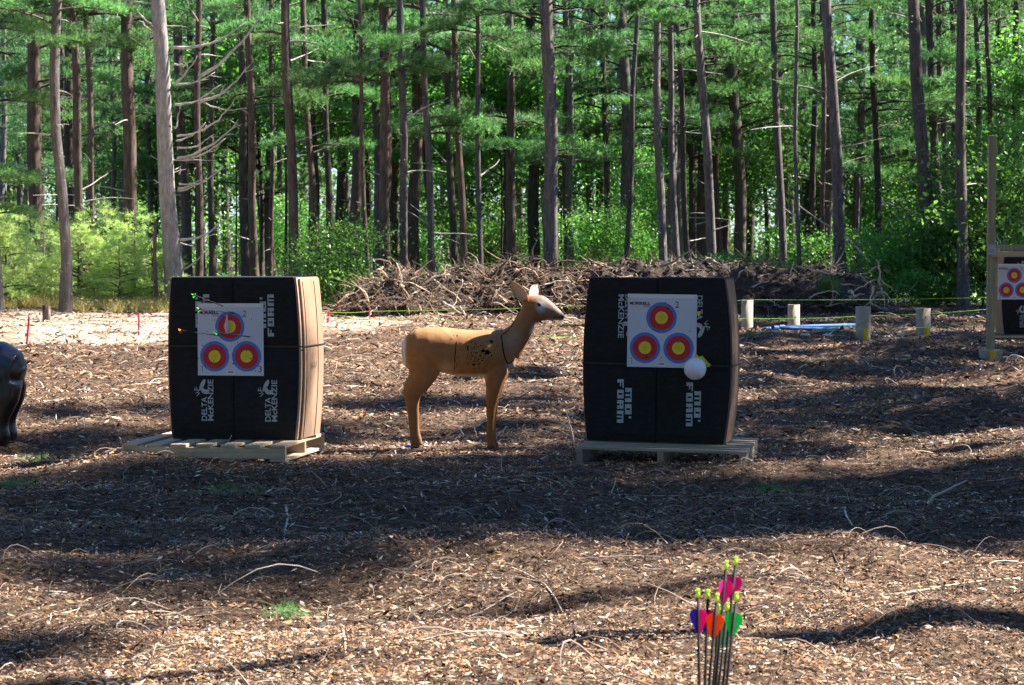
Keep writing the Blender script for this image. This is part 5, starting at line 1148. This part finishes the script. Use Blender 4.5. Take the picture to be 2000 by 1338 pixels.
for x0, y0, x1, y1, k in [(345, 160, 384, 108, 1), (345, 164, 420, 140, 1), (344, 250, 352, 200, .6), (345, 265, 405, 245, .9), (346, 310, 466, 235, 1.2), (346, 312, 440, 270, 1), (347, 368, 437, 325, 1.1), (348, 372, 380, 362, .8), (350, 470, 440, 428, 1.2), (352, 528, 400, 490, 1),
                         (336, 92, 480, 45, 1.3), (390, 150, 525, 2, 1.5), (388, 200, 490, 125, 1.2), (338, 125, 380, 117, .8), (342, 205, 430, 165, 1), (346, 290, 420, 262, .8), (350, 358, 395, 350, .7), (335, 158, 318, 140, .8), (306, 62, 276, 40, 1.2), (308, 52, 268, 18, 1), (326, 356, 302, 352, 1), (390, 196, 480, 210, .7), (350, 340, 352, 325, .8), (345, 275, 402, 240, .8), (393, 255, 460, 192, .9)]:
    a = P(x0, y0, 50.2); b = P(x1, y1, 50.2 - random.uniform(0, .6)); rn = random.Random(int(x0 * y1)); pts = []
    for i in range(9): s = i / 8; q = a.lerp(b, s) + Vector((rn.uniform(-.02, .02), rn.uniform(-.02, .02), -.11 * (b - a).length * sin(pi * s) + rn.uniform(-.015, .015))); pts.append(q - t.location)
    mb = MB(); mb.tube(pts, [k * .026 * (1.15 - .8 * i / 8) for i in range(9)], 5)
    for _ in range(3):
        i = rn.randint(3, 7); d = (b - a).normalized(); d2 = Vector((d.x, d.y + rn.uniform(-.4, .4), d.z + rn.uniform(-.5, .7))); pp, rr = crooked(pts[i], d2, (b - a).length * rn.uniform(.12, .3), .008 * k, 4, -.1, .15, rn); mb.tube(pp, rr, 4)
    link('dead_branch', mb.mesh('dead_branch', True), M_DEAD, t)
def snag(label, x, yb, yt, w_, Y, m):
    a = P(x, 530, Y); t = thing('broken_trunk', label, 'tree snag', (a.x, Y, gz(a.x, Y) - .1), group='broken dead trunks at the wood edge'); h = P(x, yt, Y).z + .1; r0 = w_ / 2 * Y / F_PX
    link('trunk', trunk_mesh([(0, 0, 0), (.01, 0, h * .3), (-.02, 0, h * .6), (0, 0, h * .88), (.01, 0, h * .95), (.03, 0, h)], [r0 * 1.2, r0, r0 * .95, r0 * .9, r0 * .7, r0 * .15], 9, 3), m, t)
    mb = MB(); rn = random.Random(int(x))
    for i in range(7): z = rn.uniform(.5, h); pp, rr = crooked((0, 0, z), (rn.uniform(-1, 1), rn.uniform(-1, 1), .4), rn.uniform(.08, .3), .012, 3, 0, .1, rn); mb.tube(pp, rr, 4)
    link('dead_branches', mb.mesh('dead_branches', True), M_DEAD, t)['kind'] = 'stuff'
snag('short broken stub among bright saplings left of the pale trunk', 304, 600, 423, 8, 49.5, R__)
snag('thin broken snag over the end of the right root pile', 1675, 530, 345, 9, 54, G_)
# a pole fallen against the trunks
mb = MB(); pp = [P(1555, 398, 52), P(1600, 430, 52), P(1650, 460, 52), P(1680, 490, 51.5), P(1700, 512, 51)]; c0 = pp[0].copy(); mb.tube([p - c0 for p in pp], [.014, .018, .022, .02, .012], 6)
o = link('fallen_branch', mb.mesh('fallen_branch', True), M_DEAD, None, loc=c0); tag(o, 'pale branch hung slanting between the trunks over the right pile', 'branch')

# trees farther back: dimmer, thinner, each with its own crown; the label says which front trees they show between
rb = random.Random(99); HB = sorted([h for h in HERO]); placed = []
lab_used = {}
NB = 124
for i in range(NB):
    for _ in range(30):
        Y = rb.choice([rb.uniform(60, 76), rb.uniform(72, 95), rb.uniform(90, 108)]); xpx = rb.uniform(-60, 2060)
        if all(abs(xpx - q[0]) > 9 or abs(Y - q[1]) > 6 for q in placed): break
    placed.append((xpx, Y)); wp = rb.uniform(.12, .32) * F_PX / Y
    L_ = [h for h in HB if h[0] <= xpx]; R_2 = [h for h in HB if h[0] > xpx]; rows_ = 'middle' if Y < 76 else ('far' if Y < 92 else 'farthest')
    size = 'slim' if wp < 12 else 'stout'
    key = (rows_, size, L_[-1][1] if L_ else '', R_2[0][1] if R_2 else '')
    side = L_[-1][1] if L_ and (not R_2 or xpx - L_[-1][0] < R_2[0][0] - xpx) else R_2[0][1]
    short = ' '.join(side.split(',')[0].split()[:8]); rel = 'right of' if side == (L_[-1][1] if L_ else '') else 'left of'
    lab = f'{rows_} {size} pine just {rel} the {short}'
    m = rb.choice([D_, D_, R__, G_]); cr = rb.choice(PC + PS + PS); z0 = rb.choice([2.5, 3.5, 4.5, 6]) if Y > 70 else rb.uniform(3.6, 6)
    base_l = ' '.join(lab.split()[:13]); lab = base_l; kq = 0
    while lab in lab_used: kq += 1; lab = base_l + ' ' + ['set farther out', 'next neighbour', 'paler one', 'behind those'][min(kq - 1, 3)]
    if kq > 4: lab = base_l
    lab_used[lab] = 1
    pine(' '.join(lab.split()[:16]), xpx, xpx + rb.uniform(-25, 12), wp, Y, m, crown=cr, H=rb.uniform(11, 16), z0=z0, boughs=[(rb.uniform(3, 6.5), rb.uniform(0, 6), rb.uniform(1, 1.4))] if Y < 80 else [], dead=6 if Y < 76 else 0, grp='pines deeper in the wood', wob=.05)

# broadleaf undergrowth and saplings among the trunks
def uniq(l):
    if l in lab_used:
        for ex in ('neighbour of it', 'one farther back', 'another beside it', 'outer one'):
            if l + ', ' + ex not in lab_used: l = l + ', ' + ex; break
    lab_used[l] = 1; return l
def bush(label, x, Y, mesh, s, z=0, grp='leafy undergrowth below the pines', name='leafy_bush', trunk=True, sz=None):
    a = P(x, 500, Y); g_ = gz(a.x, Y); t = thing(name, uniq(' '.join(label.split()[:12])), 'bush', (a.x, Y, g_), group=grp); rn = random.Random(int(x) + int(Y * 10))
    link('crown', mesh, None, t, loc=(0, 0, z), rot=(0, 0, rn.random() * 6.28), scale=(s, s, sz or s))
    if trunk:
        h = z + 1.2 * s; link('trunk', trunk_mesh([(0, 0, -.1), (.03, 0, h * .5), (0, .02, h)], [.035 * s, .025 * s, .012 * s], 6, int(x)), D_, t)
near_hero = lambda x: min(HB, key=lambda h: abs(h[0] - x))[1].split(',')[0]
ru = random.Random(5); cnt = {}
for i in range(56):
    Y = ru.uniform(54, 100); x = ru.uniform(-80, 2080)
    if Y < 66 and 300 < x < 1850: Y += 12
    hgt = ru.random(); nm = near_hero(x); dep = 'near' if Y < 66 else ('mid' if Y < 82 else 'far')
    if hgt < .5 and Y < 68: Y += 14
    if hgt < .5: lab = f'low leafy {dep} bush by the {nm}'; bush(' '.join(lab.split()[:16]), x, Y, ru.choice(LC), ru.uniform(.6, 1.0), 0, trunk=False)
    else: lab = f'leafy {dep} sapling behind the {nm}'; bush(' '.join(lab.split()[:16]), x, Y, ru.choice(LC), ru.uniform(.9, 1.5), ru.uniform(1, 4.5), grp='young leafy trees between the pines', name='leafy_sapling')
for x, Y, s, z, lab in [(1920, 51, 1.0, .1, 'bright glossy bush behind the timber post, lower one'), (1955, 52.5, 1.0, .8, 'tall pale green bush behind the timber beam'), (1850, 52, .7, .0, 'leafy shrub between the thick trunk and the lichened trunk'), (1800, 50.5, .42, 0, 'small bright shrub at the right end of the right pile'),
                       (1835, 50.2, .35, .05, 'little bright seedling beside the lichened trunk foot'), (1480, 51, .5, .1, 'low green shrub sprouting over the right pile, left one'), (1420, 50.5, .45, .3, 'green shrub above the top right corner of right target'), (660, 49, .6, 0, 'green shrub at the left toe of the root pile'),
                       (650, 51, .42, .0, 'leafy bush right beside the left target block'), (1560, 54, .6, .0, 'leafy bush behind the pale pole trunk'), (1740, 52, .6, .0, 'leafy bush behind the end of the right pile'), (1180, 58, .7, .2, 'leafy sapling over the pile left of right target')]:
    bush(lab, x, Y, LC[int(x) % 4] if s > .55 else LB[int(x) % 3], s if s > .55 else s * 1.6, z, grp='leafy shrubs along the wood edge')
o = link('bush_shoots', LB[0], None, None, loc=(P(1612, 560, 45.6).x, 45.3, P(1612, 575, 45.6).z), scale=(.28,) * 3); o.name = 'leafy_sprout'; tag(o, 'tiny bright sprout growing out of the right root pile', 'sprout')

# bright young pines in the sun at the left
for i, (x, Y, s, lab) in enumerate([(10, 50, 1.15, 'bright young pine at the far left edge, tallest'), (45, 51.5, .8, 'bright young pine left of the crooked trunk, small one'), (85, 52, .95, 'bright young pine touching the crooked trunk from the left'), (152, 50.5, 1.05, 'bright young pine right of the crooked trunk'), (190, 51.5, 1.25, 'tallest bright young pine between crooked and smooth trunk'),
        (232, 50, .85, 'bright young pine left of the broken stub'), (262, 51, 1.15, 'bushy young pine right below the smooth brown trunk'), (296, 50.4, .8, 'bright young pine hiding the broken stub foot'), (128, 53, 1.0, 'young pine behind the crooked trunk'), (-25, 49, 1.25, 'young pine cut by the left edge'), (222, 53, 1.1, 'young pine behind its taller neighbour left of smooth trunk'), (315, 52, .7, 'small young pine at the foot of the pale trunk'), (60, 54, 1.15, 'young pine in front of the thick reddish trunk')]):
    a = P(x, 500, Y); t = thing('young_pine', lab, 'young pine', (a.x, Y, gz(a.x, Y) - .05), group='bright young pines at the left'); link('crown', YP[i % 3], None, t, rot=(0, 0, i), scale=(s, s, s * .84), loc=(0, 0, .1)); link('trunk', trunk_mesh([(0, 0, 0), (.02, 0, .85 * s), (0, 0, 1.75 * s)], [.03, .02, .006], 6, i), M_BARKR, t)
# a sunlit bough hanging in from the left edge
t, at = pine('slim sunlit trunk cut by the left edge of the photo', -8, -30, 16, 48, G_, crown=None, H=12, boughs=[(2.0, .2, .6), (2.7, 5.9, .8), (4.2, .1, .9), (6.4, 0, 1.1), (5.8, .6, 1.0)], dead=5)
# weeds at the foot of the saplings
r_ = np.random.default_rng(77); n = 900; wx = r_.uniform(-11.5, -6.2, n); wy = 47.2 + 4.5 * r_.random(n) ** .6 + .6 * np.sin(wx * 1.7); C = np.stack([wx, wy, ground_z(wx, wy) + .03], 1); V, F = needles(C, np.tile([0, 0, 1.0], (n, 1)), 9, .28, .014, .38, r_)
cl = C[r_.integers(0, n, 4000)] + r_.normal(size=(4000, 3)) * np.array([.12, .12, .06]) + np.array([0, 0, .15]); V2, F2 = leaves(cl, .028, r_)
o = link('weeds', mk_mesh('weeds', np.concatenate([V, V2]), np.concatenate([F, F2 + len(V)])), M_WEED); tag(o, 'dry orange and yellow weeds below the young pines', 'weeds', None, 'stuff')
n = 5000; wx = r_.uniform(-26, 26, n); wy = r_.uniform(50, 95, n); C = np.stack([wx, wy, ground_z(wx, wy) + .05], 1); C = np.repeat(C, 6, 0) + r_.normal(size=(n * 6, 3)) * np.array([.25, .25, .10]) + np.array([0, 0, .12]); V, F = leaves(C, .06, r_)
o = link('undergrowth', mk_mesh('undergrowth', V, F), M_LEAF); tag(o, 'low green ground cover on the forest floor', 'ground cover', None, 'stuff')
# far-off wood that reads as one mass, and its trunks
n = 2300; cx = r_.uniform(-42, 42, n); cy = r_.uniform(112, 140, n); cz = .3 + 16 * r_.random(n) ** 1.25; C = np.repeat(np.stack([cx, cy, cz], 1), 60, 0) + r_.normal(size=(n * 60, 3)) * np.array([1.3, 1.3, .6]); V, F = leaves(C, .15, r_, .5)
tv, tf, off = [V], [F], len(V)
v3, f3 = V, F; o = link('far_wood', mk_mesh('far_wood', V, F), M_LEAF); tag(o, 'far off green wood closing the view behind the pines', 'wood', None, 'stuff')
mv, mf, off = [], [], 0
for i in range(70):
    x, y = r_.uniform(-38, 38), r_.uniform(104, 138); v, f = tube_arr([(x, y, -.2), (x + r_.uniform(-.3, .3), y, 8), (x + r_.uniform(-.6, .6), y, 17)], [r_.uniform(.1, .22), .12, .06], 6); mv += [tuple(q) for q in v]; mf += [tuple(k + off for k in g_) for g_ in f]; off += len(v)
o = link('far_trunks', mk_mesh('far_trunks', np.array(mv), np.array(mf), smooth=True), M_BARKD); tag(o, 'dim distant trunks standing in the far off wood', 'wood', None, 'stuff')

# pines to the right of the view, outside the frame: the trees that throw the shade over the clearing
def shade_pine(x, y, H, z0, rs, k=0, r0=.16, thin=False):
    t = thing('pine_tree', 'tall pine standing outside the photo round the clearing', 'tree', (x, y, -.1), group='pines round the clearing, outside the photo')
    link('trunk', trunk_mesh([(.05 * sin(z), .05 * cos(z), z) for z in np.linspace(0, H, 10)], list(np.linspace(r0, r0 * .4, 10)), 10, k), M_BARK, t)
    if thin: link('crown', PC[(k + 1) % 4], None, t, loc=(0, 0, z0), rot=(0, 0, k), scale=(rs, rs, (H - z0) / crown_h(PC[(k + 1) % 4])))
    cr = PC[k % 4] if thin else PD[k % 2]; link('crown', cr, None, t, loc=(0, 0, z0), rot=(0, 0, k * 1.7), scale=(rs, rs, (H - z0) / crown_h(cr))); link('crown', PD[(k + 1) % 2], None, t, loc=(0, 0, z0 + .2), rot=(0, 0, k * 1.7 + 2), scale=(rs, rs, (H - z0) / crown_h(PD[(k + 1) % 2])))
SHADE = [  # x, y, height, crown start, crown width factor
 (7.0, 14.4, 11, 5.0, .62), (12.0, 15.6, 15, 9.6, .75), (10.5, 17.7, 15, 11.2, .5), (11, 16.9, 15.5, 11.0, .6), (11.5, 16.2, 16.5, 12, .55), (11, 14.9, 16, 10.5, .75), (16.5, 17.2, 18, 11, .8), (9.5, 15.0, 11, 5, .6),
 (8.5, 21.0, 9, 3.5, .6), (13.5, 24.0, 13, 5.5, .6), (10, 27.5, 11, 4.5, .6), (18, 23.2, 16, 10, .6),
 (12.5, 32, 12, 4, 1.0), (15, 37, 14, 5, 1.0), (12, 42, 13, 4.5, 1.0), (13.5, 47.5, 14, 4.5, 1.1), (19, 49.5, 15, 5, 1.2), (16, 53, 15, 4, 1.2)]
for i, a in enumerate(SHADE): shade_pine(*a, k=i)
shade_pine(7.6, 18.2, 8.6, 5.6, .42, 1, .12); shade_pine(9.3, 17.7, 10.2, 8.2, .42, 2, .12); shade_pine(8.5, 20.2, 14, 10.3, .42, 4, .12)
shade_pine(8, 10.3, 15, 11.8, .5, 3, .21); shade_pine(10.5, 12.35, 16, 13.5, .5, 5, .10)

for i, a in enumerate([(9, 20.0, 13, 5, .42), (12, 23.6, 15, 7, .5), (14, 26.3, 18, 9, .45), (11, 23.2, 17, 11.5, .45), (15, 29.5, 18, 8, .6)]): shade_pine(*a, k=i, thin=True)
# the wood goes on round the clearing: left of the view, behind the camera and to the right
for i in range(44):
    q = i / 43
    if i < 14: x, y = -14 - 3 * (i % 3), -8 + i * 4.0
    elif i < 32: x, y = -22 + (i - 14) * 2.7, -13 - 3.5 * (i % 3)
    else: x, y = 25 + 3 * (i % 3), -9 + (i - 32) * 4.4
    shade_pine(x, y, 15 + (i * 5 % 4), 1.5 + (i % 3), 1.35, i, .17)

for i in range(13): shade_pine(-15 + i * 2.4, -4.5 - 2.2 * (i % 3), 20 + i % 3, 5.5 + (i % 2), 1.35, i, .18)
for i in range(6): shade_pine(-9.5 - 1.5 * (i % 2), 2 + i * 3.2, 19, 6.5, 1.1, i, .17)
